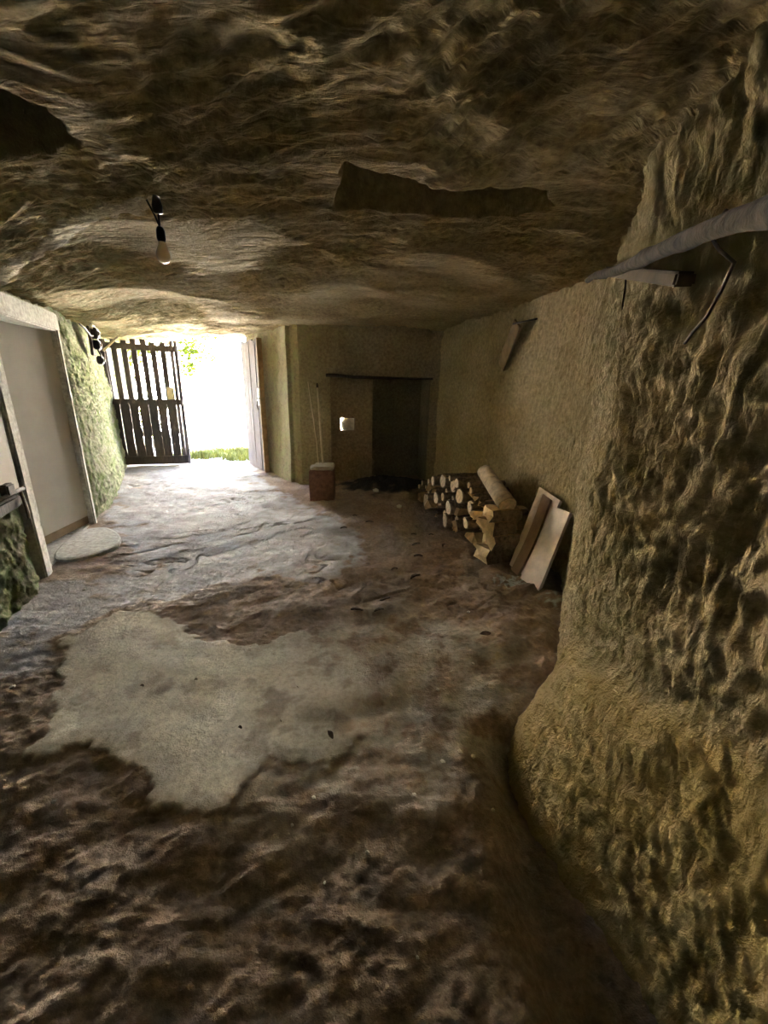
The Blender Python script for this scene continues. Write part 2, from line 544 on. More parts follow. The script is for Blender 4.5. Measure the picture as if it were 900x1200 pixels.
def floor_height(x, y):
    wx = x + 0.10 * noise(x * 3.1, y * 3.1, 40) + 0.04 * noise(x * 9, y * 9, 41) + 0.022 * noise(x * 27, y * 27, 47)
    wy = y + 0.10 * noise(x * 3.1, y * 3.1, 42) + 0.04 * noise(x * 9, y * 9, 43) + 0.022 * noise(x * 27, y * 27, 48)
    dp = poly_dist(wx, wy, PATCH)
    dl = poly_dist(wx, wy, PATCH_L)
    df = poly_dist(wx, wy, FAR)
    conc = sstep(-0.006, 0.012, dp)
    # the slab thins out towards the right into hard-trodden earth
    fade = sstep(-0.75, -0.05, x + 0.25 * noise(x * 4, y * 4, 44)) * sstep(1.25, 1.6, y)
    trod = sstep(-0.50, 0.10, poly_dist(wx, wy, TROD))
    dirt = fbm(x * 5, y * 5, 45, 5, 0.6)
    col = conc * np.clip(1.0 - 0.55 * sstep(0.05, 0.7, dirt) - 0.35 * fade - 0.4 * (1 - sstep(0.0, 0.10, dp + 0.06 * dirt)), 0, 1)
    col = np.maximum(col, 0.50 * trod * (1 - conc) * sstep(-0.7, 0.3, dirt))
    left = sstep(-0.03, 0.05, dl) * (1 - conc)
    far = sstep(-0.05, 0.05, df) * (1 - conc)
    worn = np.clip(np.maximum(left * 0.85, far), 0, 1)
    # worn concrete is broken through by earth towards its rim
    br = fbm(x * 4, y * 4, 50, 4)
    worn = worn * sstep(-0.55, -0.1, br + np.minimum(np.maximum(df, dl), 0.6) * 1.6)
    near = 1 - 0.45 * sstep(1.6, 3.0, y) * (1 - 0.3 * sstep(-0.6, 0.2, x)) - 0.35 * sstep(4.0, 6.0, y)
    rough = (1 - conc) * (1 - 0.6 * worn) * (1 - 0.5 * trod)
    xr, yr = rot(x, y, 35)
    z = 0.022 * fbm(x * 1.1, y * 1.1, 60, 3)
    z = z + rough * (0.007 + 0.008 * near) * fbm(xr * 3.6, yr * 5.5, 61, 4, 0.5)
    z = z + rough * (0.004 + 0.002 * near) * fbm(x * 13, y * 15, 62, 3, 0.6)
    fc, cc = scoop(xr * 17 + noise(x * 6, y * 6, 69), yr * 24, 63)
    z = z + rough * 0.006 * (0.35 + 0.65 * near) * (0.45 - fc) * (0.4 + cc)
    z = z + rough * 0.007 * np.clip(fbm(x * 34, y * 34, 64, 2) - 0.15, 0, 1.2)
    z = z + (1 - rough) * 0.0025 * fbm(x * 9, y * 9, 65, 3)
    # long dry cracks and scuffs in the trodden earth
    cr = np.abs(noise(xr * 1.7 + 0.6 * noise(x * 5, y * 5, 66), yr * 3.2, 67))
    z = z - (1 - conc) * sstep(2.2, 2.8, y) * 0.028 * (1 - sstep(0.0, 0.04, cr)) * sstep(0.0, 0.3, noise(x * 1.3, y * 1.3, 68))
    z = z + conc * 0.012 * (1 - fade)
    # foreground falls away a little, a ditch runs along the foot of the rock spur
    z = z - 0.015 * (1 - sstep(0.5, 1.3, y)) * (1 - conc)
    xd = 0.60 + 0.05 * noise(y * 2.0, y * 0 + 3.3, 70)
    ditch = np.exp(-((x - xd) / 0.13) ** 2) * (1 - sstep(1.35, 1.62, y)) + 0.8 * (x > xd) * (1 - sstep(1.35, 1.62, y)) * (1 - np.exp(-((x - xd) / 0.13) ** 2))
    z = z - 0.19 * ditch
    # earth banked against the foot of the right wall
    z = z + 0.03 * sstep(0.5, 1.1, x) * sstep(1.7, 2.4, y) * (1 - sstep(3.0, 3.6, y)) * (0.5 + fbm(x * 6, y * 6, 71, 3))
    # ash heap in the alcove, floor darker over it
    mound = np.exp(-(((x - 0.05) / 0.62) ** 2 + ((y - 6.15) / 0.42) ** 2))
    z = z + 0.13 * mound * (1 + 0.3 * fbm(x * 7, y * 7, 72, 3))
    dark_tone = sstep(0.12, 0.5, mound + 0.25 * fbm(x * 5, y * 5, 73, 3))
    ash = np.maximum(sstep(0.25, 0.5, np.exp(-(((x - 1.03) / 0.16) ** 2 + ((y - 2.98) / 0.12) ** 2)) * (0.55 + 0.9 * fbm(x * 22, y * 22, 74, 3))),
                     sstep(0.3, 0.5, np.exp(-(((x - 1.28) / 0.13) ** 2 + ((y - 2.68) / 0.10) ** 2)) * (0.4 + 0.9 * fbm(x * 22, y * 22, 75, 3))))
    return z, col, worn, dark_tone, ash


def floor_z(x, y):
    return float(floor_height(np.array([float(x)]), np.array([float(y)]))[0][0])


xs = axis([(-5.6, -1.95, 0.024), (-1.95, 1.15, 0.0072), (1.15, 1.8, 0.02)])
ys = axis([(-2.8, 0.3, 0.05), (0.3, 2.3, 0.0072), (2.3, 4.0, 0.013), (4.0, 7.75, 0.022)])
X, Y = np.meshgrid(xs, ys)
Zf, conc, worn, dark_tone, ash = floor_height(X, Y)
floor = grid_object('floor', X, Y, Zf, MAT['floor'], dict(concrete=conc, worn=worn, dark_tone=dark_tone, ash=ash))
tag(floor, 'trodden earth cave floor with broken pale concrete patches')

# ceiling
HOLE = [(-0.25, 2.14), (-0.21, 1.93), (-0.17, 1.77), (-0.09, 1.79), (0.0, 1.85), (0.1, 1.89), (0.2, 1.91), (0.34, 1.94), (0.47, 1.92),
        (0.64, 1.99), (0.70, 2.12), (0.56, 2.21), (0.32, 2.20), (0.05, 2.18), (-0.15, 2.20)]
ARCH = [(-1.62, 1.78), (-1.3, 1.5), (-1.17, 1.45), (-1.06, 1.41), (-0.99, 1.45), (-1.01, 1.55), (-1.06, 1.72), (-1.2, 1.76), (-1.4, 1.78)]
CHASE = [(-1.09, 2.14), (-1.22, 2.22), (-1.43, 2.29), (-1.71, 2.51), (-2.09, 2.75), (-2.57, 3.05), (-3.16, 3.43)]


def ceiling_height(x, y):
    p = x * 0.935 + y * 0.355
    q = -x * 0.355 + y * 0.935
    z = 2.25 - 0.13 * (1 - sstep(-1.6, -0.5, p)) + 0.0 * q
    z = z + 0.035 * fbm(x * 0.8, y * 0.8, 80, 3)
    # pick strokes: long shallow scallops whose bearing changes over the vault
    w = 0.06 * noise(x * 2.0, y * 2.0, 81) + 0.02 * noise(x * 8, y * 8, 79)
    v = 0.06 * noise(x * 2.0 + 9, y * 2.0, 78) + 0.02 * noise(x * 8 + 5, y * 8, 77)

    def strokes(deg, la, wa, seed):
        p_, q_ = rot(x + w, y + v, deg)
        f, c = scoop(p_ / la, q_ / wa, seed)
        f2, c2 = scoop(p_ / (la * 0.45), q_ / (wa * 0.45), seed + 5)
        return (f - 0.42) * 2.0 + 0.5 * (c - 0.5) + 0.5 * (f2 - 0.42) * 2.0
    s1 = strokes(-20, 0.34, 0.085, 82)
    s2 = strokes(-62, 0.30, 0.075, 84)
    s3 = strokes(14, 0.38, 0.095, 86)
    m = noise(x * 0.9 + 7, y * 0.9, 88)
    k2 = sstep(-0.25, 0.25, x + 0.35 * m) * (1 - sstep(1.75, 2.05, y))
    k3 = sstep(0.0, 0.35, m) * (1 - k2)
    s = s1 * (1 - k2) * (1 - k3) + s2 * k2 + s3 * k3
    calm = sstep(-0.45, 0.1, noise(x * 1.3 + 3, y * 1.3 + 5, 89))
    far = sstep(2.5, 4.5, y)
    z = z - 0.022 * (0.15 + 0.85 * calm) * s
    z = z - 0.005 * calm * fbm(x * 22, y * 30, 90, 2)
    # an upper sunken sheet and two quarried pockets
    wx = x + 0.03 * noise(x * 9, y * 9, 91)
    wy = y + 0.03 * noise(x * 9, y * 9, 92)
    z = z + 0.42 * sstep(-0.004, 0.03, poly_dist(wx, wy, HOLE))
    z = z + 0.45 * sstep(-0.004, 0.05, poly_dist(wx, wy, ARCH))
    pale = (1 - sstep(0.03, 0.06, line_dist(wx, wy, CHASE) + 0.02 * noise(x * 20, y * 20, 93)))
    z = z - 0.014 * pale
    moss = (1 - sstep(-1.2, 0.2, p)) * sstep(1.0, 2.2, y)
    return z, pale * 0.7, moss


xs = axis([(-6.0, -2.3, 0.03), (-2.3, 1.6, 0.0085), (1.6, 2.2, 0.03)])
ys = axis([(-2.9, 0.85, 0.05), (0.85, 2.6, 0.0065), (2.6, 4.2, 0.012), (4.2, 8.2, 0.022)])
X, Y = np.meshgrid(xs, ys)
Z, pale, moss = ceiling_height(X, Y)
ceiling = grid_object('ceiling', X, Y, Z, MAT['ceil'], dict(pale=pale, moss=moss), flip=True)
tag(ceiling, 'pick-marked golden tuffeau rock ceiling')


def resample(pts, step, smooth=0.25):
    p = np.array(pts, float)
    seg = np.hypot(*np.diff(p, axis=0).T)
    s = np.concatenate([[0], np.cumsum(seg)])
    n = int(s[-1] / step) + 1
    t = np.linspace(0, s[-1], n)
    x, y = np.interp(t, s, p[:, 0]), np.interp(t, s, p[:, 1])
    k = max(1, int(smooth / step))
    if k > 1:
        ker = np.hanning(k + 2)[1:-1]
        ker /= ker.sum()
        pad = k
        for arr in (0, 1):
            v = (x, y)[arr]
            e = np.concatenate([v[0] - (v[1:pad + 1][::-1] - v[0]), v, v[-1] + (v[-1] - v[-pad - 1:-1][::-1])])
            c = np.convolve(e, ker, 'same')[pad:-pad]
            if arr == 0: x2 = c
            else: y2 = c
        x, y = x2, y2
    tx, ty = np.gradient(x), np.gradient(y)
    l = np.hypot(tx, ty)
    return t, x, y, tx / l, ty / l


# right wall
def right_wall():
    path = [(0.98, -2.7), (0.90, 0.2), (0.85, 1.2), (0.89, 1.68), (1.20, 2.4), (1.47, 3.02), (1.44, 3.4), (1.24, 4.4), (0.98, 5.4), (0.74, 6.5), (0.70, 6.75)]
    t, px, py, tx, ty = resample(path, 0.0085, 0.22)
    keep = np.ones(len(t), bool)
    keep[(py < 0.2) & (np.arange(len(t)) % 5 != 0)] = False
    t, px, py, tx, ty = (a[keep] for a in (t, px, py, tx, ty))
    zs = axis([(-0.25, 2.4, 0.0085), (2.4, 2.6, 0.05)])
    S, ZZ = np.meshgrid(t, zs)
    PX, PY = np.broadcast_to(px, S.shape), np.broadcast_to(py, S.shape)
    TX, TY = np.broadcast_to(tx, S.shape), np.broadcast_to(ty, S.shape)
    near = 1 - sstep(2.85, 3.15, PY + 0.05 * noise(ZZ * 4, S * 3, 9) - 0.10 * (1 - sstep(0.2, 1.2, ZZ)))
    low = 1 - sstep(0.5, 1.1, ZZ)
    w = 0.05 * noise(S * 2.2, ZZ * 1.5, 1) + 0.025 * noise(S * 6, ZZ * 4, 2)
    u = S + w + 0.06 * ZZ
    ud = S + w - 0.55 * ZZ                       # slanted strokes near the foot
    f1, c1 = scoop(u / 0.052, ZZ / 0.22 + 2 * w, 3)
    f2, c2 = scoop(u / 0.028, ZZ / 0.075 + w, 4)
    g_up = (f1 - 0.42) * 2.0 + 0.7 * (c1 - 0.5) + 0.55 * ((f2 - 0.42) * 2 + 0.6 * (c2 - 0.5))
    f1, c1 = scoop(ud / 0.045, ZZ / 0.16 + 2 * w, 5)
    f2, c2 = scoop(ud / 0.025, ZZ / 0.06 + w, 6)
    g_lo = 0.7 * (f1 - 0.42) * 2.0 + 0.5 * (c1 - 0.5) + 0.5 * ((f2 - 0.42) * 2 + 0.6 * (c2 - 0.5))
    g = g_up * (1 - low) + g_lo * low
    pits = np.clip(fbm(S * 24, ZZ * 15, 7, 3), -1, 0.6)
    uf = S + 0.22 * ZZ + 0.5 * w
    f1, c1 = scoop(uf / 0.042, ZZ / 0.14 + w, 8)
    f2, c2 = scoop(uf / 0.024, ZZ / 0.07, 10)
    fine = (f1 - 0.42) * 2 + 0.5 * (c1 - 0.5) + 0.5 * (f2 - 0.42) * 2
    big = fbm(S * 1.2, ZZ * 1.0, 11, 3)
    d = near * (0.021 * g + 0.008 * pits) + (1 - near) * (0.009 * fine + 0.003 * pits) + 0.022 * big
    # scooped hollow patches in the coarse rock
    d = d - near * 0.022 * sstep(0.25, 0.6, noise(S * 3.2 + 2, ZZ * 2.6, 12))
    # rock spur: a ledge left standing at the foot of the wall
    ztop = 0.68 - 0.24 * sstep(0.5, 1.6, PY) + 0.05 * noise(S * 4, ZZ * 0 + 1.5, 13)
    inside = sstep(0.05, -0.05, ZZ - ztop) if False else 1 - sstep(-0.05, 0.05, ZZ - ztop)
    grow = 0.30 + 0.70 * sstep(0.55, 1.40, PY)
    prof = (0.06 + 0.17 * np.clip(1 - ZZ / np.maximum(ztop, 0.1), 0, 1.3) ** 0.8) * grow
    along = 1 - sstep(1.40, 1.72, PY - 0.20 * (0.45 - ZZ))
    a5, b5 = rot(S, ZZ, 18)
    f1, c1 = scoop(a5 / 0.15 + w, b5 / 0.040, 14)
    f2, c2 = scoop(ud / 0.028, ZZ / 0.07 + w, 15)
    steps = (f1 - 0.42) * 2 + 0.8 * (c1 - 0.5) + 0.6 * ((f2 - 0.42) * 2 + 0.6 * (c2 - 0.5))
    d = d * (1 - 0.75 * inside * along) + inside * along * (prof + 0.012 * steps + 0.003 * pits)
    ochre = np.clip(inside * along * (0.75 + 0.5 * noise(S * 3, ZZ * 3, 16)), 0, 0.9)
    moss = np.clip(0.4 + 0.9 * noise(S * 1.1, ZZ * 1.3, 17), 0, 1) * near
    # inward normal is to the left of the path direction
    return grid_object('wall_right', PX - TY * d, PY + TX * d, ZZ, MAT['rwall'], dict(ochre=ochre, moss=moss))


wr = right_wall()
tag(wr, 'rough tuffeau rock wall scored with pick grooves')

LW_PATH = [(-1.05, -2.7), (-1.85, 0.8), (-2.49, 2.46), (-3.28, 4.54), (-3.90, 5.78), (-4.58, 7.02), (-4.75, 7.5), (-4.8, 8.1)]


def left_wall():
    t, px, py, tx, ty = resample(LW_PATH, 0.012, 0.12)
    keep = np.ones(len(t), bool)
    keep[(py < 1.6) & (np.arange(len(t)) % 5 != 0)] = False
    t, px, py, tx, ty = (a[keep] for a in (t, px, py, tx, ty))
    zs = axis([(-0.2, 2.3, 0.012), (2.3, 2.5, 0.05)])
    S, ZZ = np.meshgrid(t, zs)
    PX, PY = np.broadcast_to(px, S.shape), np.broadcast_to(py, S.shape)
    TX, TY = np.broadcast_to(tx, S.shape), np.broadcast_to(ty, S.shape)
    d = 0.03 * fbm(S * 1.5, ZZ * 1.5, 20, 3) + 0.018 * fbm(S * 12, ZZ * 9, 21, 3) + 0.010 * fbm(S * 30, ZZ * 30, 22, 2)
    d = d + 0.05 * (1 - sstep(0.0, 0.9, ZZ)) * sstep(4.3, 5.0, PY) + 0.04 * (1 - sstep(0, 0.6, ZZ)) * (1 - sstep(2.6, 2.8, PY))
    d = d - 0.07 * sstep(1.2, 2.2, ZZ)
    calm = sstep(2.78, 2.9, PY) * (1 - sstep(4.22, 4.34, PY))
    d = d * (1 - calm) - 0.05 * calm
    moss = np.clip(0.85 + 0.5 * noise(S * 1.2, ZZ * 1.2, 23), 0, 1) * (1 - 0.85 * calm)
    yc = 0.5 * (PY[:-1, :-1] + PY[1:, 1:])
    zc = 0.5 * (ZZ[:-1, :-1] + ZZ[1:, 1:])
    skip = (yc > 2.93) & (yc < 4.12) & (zc < 1.93)
    return grid_object('wall_left', PX + TY * d, PY - TX * d, ZZ, MAT['lwall'], dict(moss=moss), skip=skip, flip=True)


wl = left_wall()
tag(wl, 'mossy rendered rock wall with a doorway')

# back wall: passage side, pillar edge, then the wall with the alcove
BO = Vector((-1.24, 6.10, 0))
BD = Vector((1.99, 0.27, 0)).normalized()          # along the back wall
BN = Vector((-BD.y, BD.x, 0))                      # into the rock
AX0, AX1, AZ = 0.44, 1.90, 1.57                    # alcove opening along the wall


def bpt(a, d, z):
    v = BO + BD * a + BN * d
    return Vector((v.x, v.y, z))


def back_wall():
    a = axis([(0.0, 2.25, 0.014)])
    zs = axis([(-0.2, 2.3, 0.014), (2.3, 2.5, 0.05)])
    A, ZZ = np.meshgrid(a, zs)
    d = 0.025 * fbm(A * 1.3, ZZ * 1.3, 30, 3) + 0.006 * fbm(A * 10, ZZ * 7, 31, 3) + 0.10 * sstep(1.9, 2.3, ZZ) * sstep(0.3, 1.2, A)
    edge = np.minimum(np.minimum(np.abs(A - AX0), np.abs(A - AX1)), np.abs(ZZ - AZ))
    d = np.maximum(d, 0) * sstep(0.0, 0.12, np.minimum(edge, A)) + 0.006
    PX = BO.x + BD.x * A - BN.x * d
    PY = BO.y + BD.y * A - BN.y * d
    ac = 0.5 * (A[:-1, :-1] + A[1:, 1:])
    zc = 0.5 * (ZZ[:-1, :-1] + ZZ[1:, 1:])
    skip = (ac > AX0) & (ac < AX1) & (zc < AZ)
    moss = np.clip(0.5 - A * 0.8 + 0.4 * noise(A * 2, ZZ * 2, 32), 0, 1)
    return grid_object('wall_back', PX, PY, ZZ, MAT['bwall'], dict(moss=moss), skip=skip)


wb = back_wall()
tag(wb, 'plastered rock back wall around a shallow alcove')


def passage_wall():
    path = [(-2.45, 8.1), (-2.44, 7.56), (-1.84, 6.84), (-1.46, 6.28), (-1.40, 6.30), (-1.335, 6.25), (-1.325, 6.12), (-1.24, 6.10), (-1.22, 6.14)]
    t, px, py, tx, ty = resample(path, 0.012, 0.02)
    zs = axis([(-0.2, 2.3, 0.014), (2.3, 2.5, 0.05)])
    S, ZZ = np.meshgrid(t, zs)
    PX, PY = np.broadcast_to(px, S.shape), np.broadcast_to(py, S.shape)
    TX, TY = np.broadcast_to(tx, S.shape), np.broadcast_to(ty, S.shape)
    body = 1 - sstep(1.45, 1.9, S - 0.45)
    d = body * (0.02 * fbm(S * 2.0, ZZ * 2.0, 34, 3) + 0.008 * fbm(S * 11, ZZ * 9, 35, 3))
    d = d + 0.05 * (1 - sstep(0.0, 0.35, ZZ)) * body
    moss = np.clip(0.7 + 0.5 * noise(S * 2, ZZ * 2, 36), 0, 1)
    return grid_object('wall_passage', PX + TY * d, PY - TX * d, ZZ, MAT['bwall'], dict(moss=moss), flip=True)


wp = passage_wall()
tag(wp, 'greenish rock wall of the passage beside the gate')

# rear wall behind the viewer closes the cave
bm = bmesh.new()
bm_box(bm, (0, -2.75, 1.15), (2.6, 0.2, 2.9))
o = bm_obj('wall_rear', bm, MAT['bwall']); tag(o, 'plain rock end wall of the cave', kind='structure')

# alcove lining
ang = math.atan2(BD.y, BD.x)


def bbox(bm, a0, a1, d0, d1, z0, z1, bevel=0.0):
    c = bpt((a0 + a1) / 2, (d0 + d1) / 2, (z0 + z1) / 2)
    bm_box(bm, c, (a1 - a0, d1 - d0, z1 - z0), ang, bevel)


bm = bmesh.new()
HA0, HA1, HZ0, HZ1 = 0.58, 0.79, 0.80, 0.99
PA1 = 1.06
bbox(bm, AX0 - 0.05, HA0, 0.14, 0.30, -0.2, AZ + 0.1)
bbox(bm, HA1, PA1, 0.14, 0.30, -0.2, AZ + 0.1)
bbox(bm, HA0, HA1, 0.14, 0.30, -0.2, HZ0)
bbox(bm, HA0, HA1, 0.14, 0.30, HZ1, AZ + 0.1)
o = bm_obj('wall_alcove_panel', bm, MAT['plaster']); tag(o, 'brown plaster infill panel in the alcove pierced by a small hole', kind='structure')
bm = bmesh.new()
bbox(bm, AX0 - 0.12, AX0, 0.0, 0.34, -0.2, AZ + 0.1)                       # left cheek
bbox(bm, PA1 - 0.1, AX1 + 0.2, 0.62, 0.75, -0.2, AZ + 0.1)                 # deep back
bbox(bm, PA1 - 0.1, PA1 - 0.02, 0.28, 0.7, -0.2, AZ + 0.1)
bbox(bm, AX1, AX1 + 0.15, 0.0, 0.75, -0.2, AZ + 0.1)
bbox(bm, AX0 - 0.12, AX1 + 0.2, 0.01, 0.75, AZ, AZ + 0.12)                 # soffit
o = bm_obj('wall_alcove', bm, MAT['dark_tone']); tag(o, 'dark brown stone lining of the deep alcove', kind='structure')
# dark timber lintel along the top of the alcove
bm = bmesh.new()
pts = [bpt(AX0 - 0.07 + (AX1 - AX0 + 0.1) * i / 12, -0.008, AZ + 0.012 + 0.018 * math.exp(-((i - 0.5) / 1.5) ** 2) + random.uniform(-0.003, 0.003)) for i in range(13)]
bm_tube(bm, pts, [0.022 - 0.0006 * i for i in range(13)], 8, 0.15)
o = bm_obj('trim_2', bm, MAT['wood_dark']); tag(o, 'dark lintel edge over the alcove', kind='structure')

# doorway in the left wall ------------------------------------------------
LO = Vector((-2.49, 2.46, 0))
LD = Vector((-0.79, 2.08, 0)).normalized()           # along the wall, away from the viewer
LN = Vector((-LD.y, LD.x, 0))                        # out of the room, into the rock
lang = math.atan2(LD.y, LD.x)


def lpt(a, d, z):
    v = LO + LD * a + LN * d
    return Vector((v.x, v.y, z))


def lbox(bm, a0, a1, d0, d1, z0, z1, bevel=0.0, jit=0.0):
    bm_box(bm, lpt((a0 + a1) / 2, (d0 + d1) / 2, (z0 + z1) / 2), (a1 - a0, d1 - d0, z1 - z0), lang, bevel, jitter=jit)


J0, J1, J2, J3 = 0.40, 0.54, 1.74, 1.81
frame = empty('trim_1', lpt(1.2, 0, 0)); tag(frame, 'pale concrete surround of the left doorway', kind='structure')
frame.rotation_euler = (0, 0, 0)
bpy.context.view_layer.update()
inv = Matrix.Translation(-frame.location)


def under(o, root):
    """parent keeping the world-space mesh in place"""
    o.data.transform(Matrix.Translation(-Vector(root.location)))
    o.parent = root
    return o


for nm, a0, a1, z0, z1 in (('jamb', J0, J1, -0.1, 1.92), ('jamb', J2, J3, -0.1, 1.92), ('lintel', J0 - 0.1, J3 + 0.02, 1.90, 2.06)):
    bm = bmesh.new()
    lbox(bm, a0, a1, -0.045, 0.14, z0, z1, 0.012, 0.004)
    under(bm_obj(nm, bm, MAT['concrete']), frame)
bm = bmesh.new()
lbox(bm, J1 - 0.02, J2 + 0.02, 0.0, 0.7, -0.2, 0.022, 0.008)
under(bm_obj('threshold', bm, MAT['concrete']), frame)

door = empty('door_1', lpt(J2 - 0.01, 0.02, 0.03)); tag(door, 'plain grey sheet door standing ajar inwards', kind='structure')
hinge = Vector(door.location)
far_end = lpt(0.64, 0.36, 0.03)
dd = Vector((far_end.x - hinge.x, far_end.y - hinge.y, 0)); dl_ = dd.length; da = math.atan2(dd.y, dd.x)
door.rotation_euler = (0, 0, da)
bm = bmesh.new(); bm_box(bm, (dl_ / 2, 0, 0.99), (dl_, 0.036, 1.82), 0, 0.004)
bm_obj('door_panel', bm, MAT['door'], door)
bm = bmesh.new(); bm_box(bm, (dl_ / 2, 0, 0.04), (dl_, 0.030, 0.08), 0, 0.003)
bm_obj('bottom_board', bm, MAT['kick'], door)

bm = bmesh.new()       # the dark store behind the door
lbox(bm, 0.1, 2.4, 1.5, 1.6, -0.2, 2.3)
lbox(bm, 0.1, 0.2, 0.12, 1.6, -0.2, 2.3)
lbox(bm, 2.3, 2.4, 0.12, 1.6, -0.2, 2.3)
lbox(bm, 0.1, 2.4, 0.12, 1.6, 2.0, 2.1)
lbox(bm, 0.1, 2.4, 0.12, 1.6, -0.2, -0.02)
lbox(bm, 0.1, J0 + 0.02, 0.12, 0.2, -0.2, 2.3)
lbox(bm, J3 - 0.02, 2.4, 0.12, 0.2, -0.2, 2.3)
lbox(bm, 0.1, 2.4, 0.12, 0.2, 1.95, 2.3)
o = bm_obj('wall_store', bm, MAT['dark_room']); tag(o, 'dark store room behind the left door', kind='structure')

# grey hatch beside the door, its timber sill and iron bolt
hatch = empty('door_2', lpt(0.22, 0, 0.72)); tag(hatch, 'grey wall hatch above a timber sill beside the doorway', kind='structure')
bm = bmesh.new(); lbox(bm, -0.35, J0 - 0.03, -0.03, 0.05, 0.72, 1.85, 0.01)
under(bm_obj('hatch_panel', bm, MAT['hatch']), hatch)
bm = bmesh.new(); lbox(bm, -0.35, 0.28, -0.06, 0.03, 0.63, 0.72, 0.015, 0.006)
under(bm_obj('sill', bm, MAT['wood_dark']), hatch)
bm = bmesh.new()
bm_tube(bm, [lpt(-0.05, -0.07, 0.75), lpt(0.2, -0.07, 0.75), lpt(0.30, -0.072, 0.745)], 0.014, 8)
bm_tube(bm, [lpt(0.25, -0.075, 0.74), lpt(0.25, -0.085, 0.62), lpt(0.255, -0.085, 0.54)], 0.010, 6)
bm_box(bm, lpt(0.12, -0.06, 0.78), (0.10, 0.05, 0.08), lang, 0.01)
under(bm_obj('bolt', bm, MAT['iron']), hatch)

# slab laid in front of the door
bm = bmesh.new()
SL = [(-2.82, 3.2), (-2.95, 3.48), (-3.04, 3.86), (-2.9, 3.95), (-2.78, 3.91), (-2.55, 3.72), (-2.44, 3.52), (-2.46, 3.3), (-2.56, 3.17), (-2.7, 3.12)]
for _ in range(2):
    SL = [q for (ax_, ay_), (bx_, by_) in zip(SL, SL[1:] + SL[:1]) for q in ((ax_ * .75 + bx_ * .25, ay_ * .75 + by_ * .25), (ax_ * .25 + bx_ * .75, ay_ * .25 + by_ * .75))]
cx, cy = sum(p[0] for p in SL) / len(SL), sum(p[1] for p in SL) / len(SL)
zb = floor_z(cx, cy)
lo = [bm.verts.new((x, y, zb - 0.05)) for x, y in SL]
hi = [bm.verts.new((x, y, zb + 0.018)) for x, y in SL]
tp = [bm.verts.new((cx + (x - cx) * 0.94, cy + (y - cy) * 0.94, zb + 0.026)) for x, y in SL]
n = len(SL)
for i in range(n):
    j = (i + 1) % n
    bm.faces.new((lo[i], lo[j], hi[j], hi[i])); bm.faces.new((hi[i], hi[j], tp[j], tp[i]))
bm.faces.new(tp); bm.faces.new(lo[::-1])
slab = bm_obj('step_slab', bm, MAT['concrete'])
tag(slab, 'flat rounded concrete slab on the floor before the doorway', 'slab')

# ------------------------------------------------------------ outdoors
bm = bmesh.new()
bmesh.ops.create_grid(bm, x_segments=30, y_segments=30, size=1)
for v in bm.verts:
    x, y = v.co.x * 30 - 4, 7.7 + (v.co.y + 1) * 22
    v.co = Vector((x, y, -0.02 + (0.0 if y < 9 else 0.02 * math.sin(x * 1.7 + y))))
ground = bm_obj('ground', bm, MAT['ground'], smooth=True); tag(ground, 'sunlit pale gravel yard outside the gate', kind='structure')


bm = bmesh.new()
bm_box(bm, (-6, 17.2, 1.9), (22, 0.4, 4.0))  # wall added to bounce sunlight deep into the cave
bm_box(bm, (-6, 17.15, 3.95), (22.2, 0.6, 0.12), 0, 0.02)
o = bm_obj('wall_bounce', bm, MAT['render']); tag(o, 'whitewashed wall added across the yard to bounce sunlight into the cave', kind='structure')


def add_blades(bm, cx, cy, rx, ry, n, h):
    for _ in range(n):
        a, r = random.uniform(0, 2 * math.pi), math.sqrt(random.random())
        x, y = cx + rx * r * math.cos(a), cy + ry * r * math.sin(a)
        b = random.uniform(0, math.pi); hh = h * random.uniform(0.5, 1.2); w = random.uniform(0.006, 0.012)
        dx, dy = math.cos(b) * w, math.sin(b) * w
        lx, ly = random.gauss(0, 0.4) * hh, random.gauss(0, 0.4) * hh
        v = [bm.verts.new(p) for p in ((x - dx, y - dy, -0.03), (x + dx, y + dy, -0.03), (x + lx * .5 + dx * .7, y + ly * .5 + dy * .7, hh * .6), (x + lx * .5 - dx * .7, y + ly * .5 - dy * .7, hh * .6), (x + lx, y + ly, hh))]
        bm.faces.new(v[:4]); bm.faces.new((v[3], v[2], v[4]))


bm = bmesh.new()
for i in range(26):
    add_blades(bm, random.uniform(-4.3, -2.75), random.uniform(8.0, 8.8), 0.2, 0.16, 90, random.uniform(0.05, 0.14))
for i in range(10):
    add_blades(bm, random.uniform(-3.6, -2.2), random.uniform(8.5, 9.2), 0.22, 0.2, 90, random.uniform(0.10, 0.2))
g = bm_obj('grass', bm, MAT['grass'])
tag(g, 'sunlit yellow-green grass growing just outside the gate', 'grass', kind='stuff')


bm = bmesh.new()
bm_box(bm, (-4, 6.6, 3.85), (16, 3.1, 2.3), 0, 0.3)  # unseen rock mass added to shade the tree and grass outside
bmesh.ops.subdivide_edges(bm, edges=bm.edges[:], cuts=4, use_grid_fill=True)
for v in bm.verts:
    v.co += Vector([random.uniform(-0.08, 0.08) for _ in range(3)])
o = bm_obj('wall_shade_cliff', bm, MAT['lwall'], smooth=True); tag(o, 'unseen rock mass added above the cave mouth to shade the foliage', kind='structure')


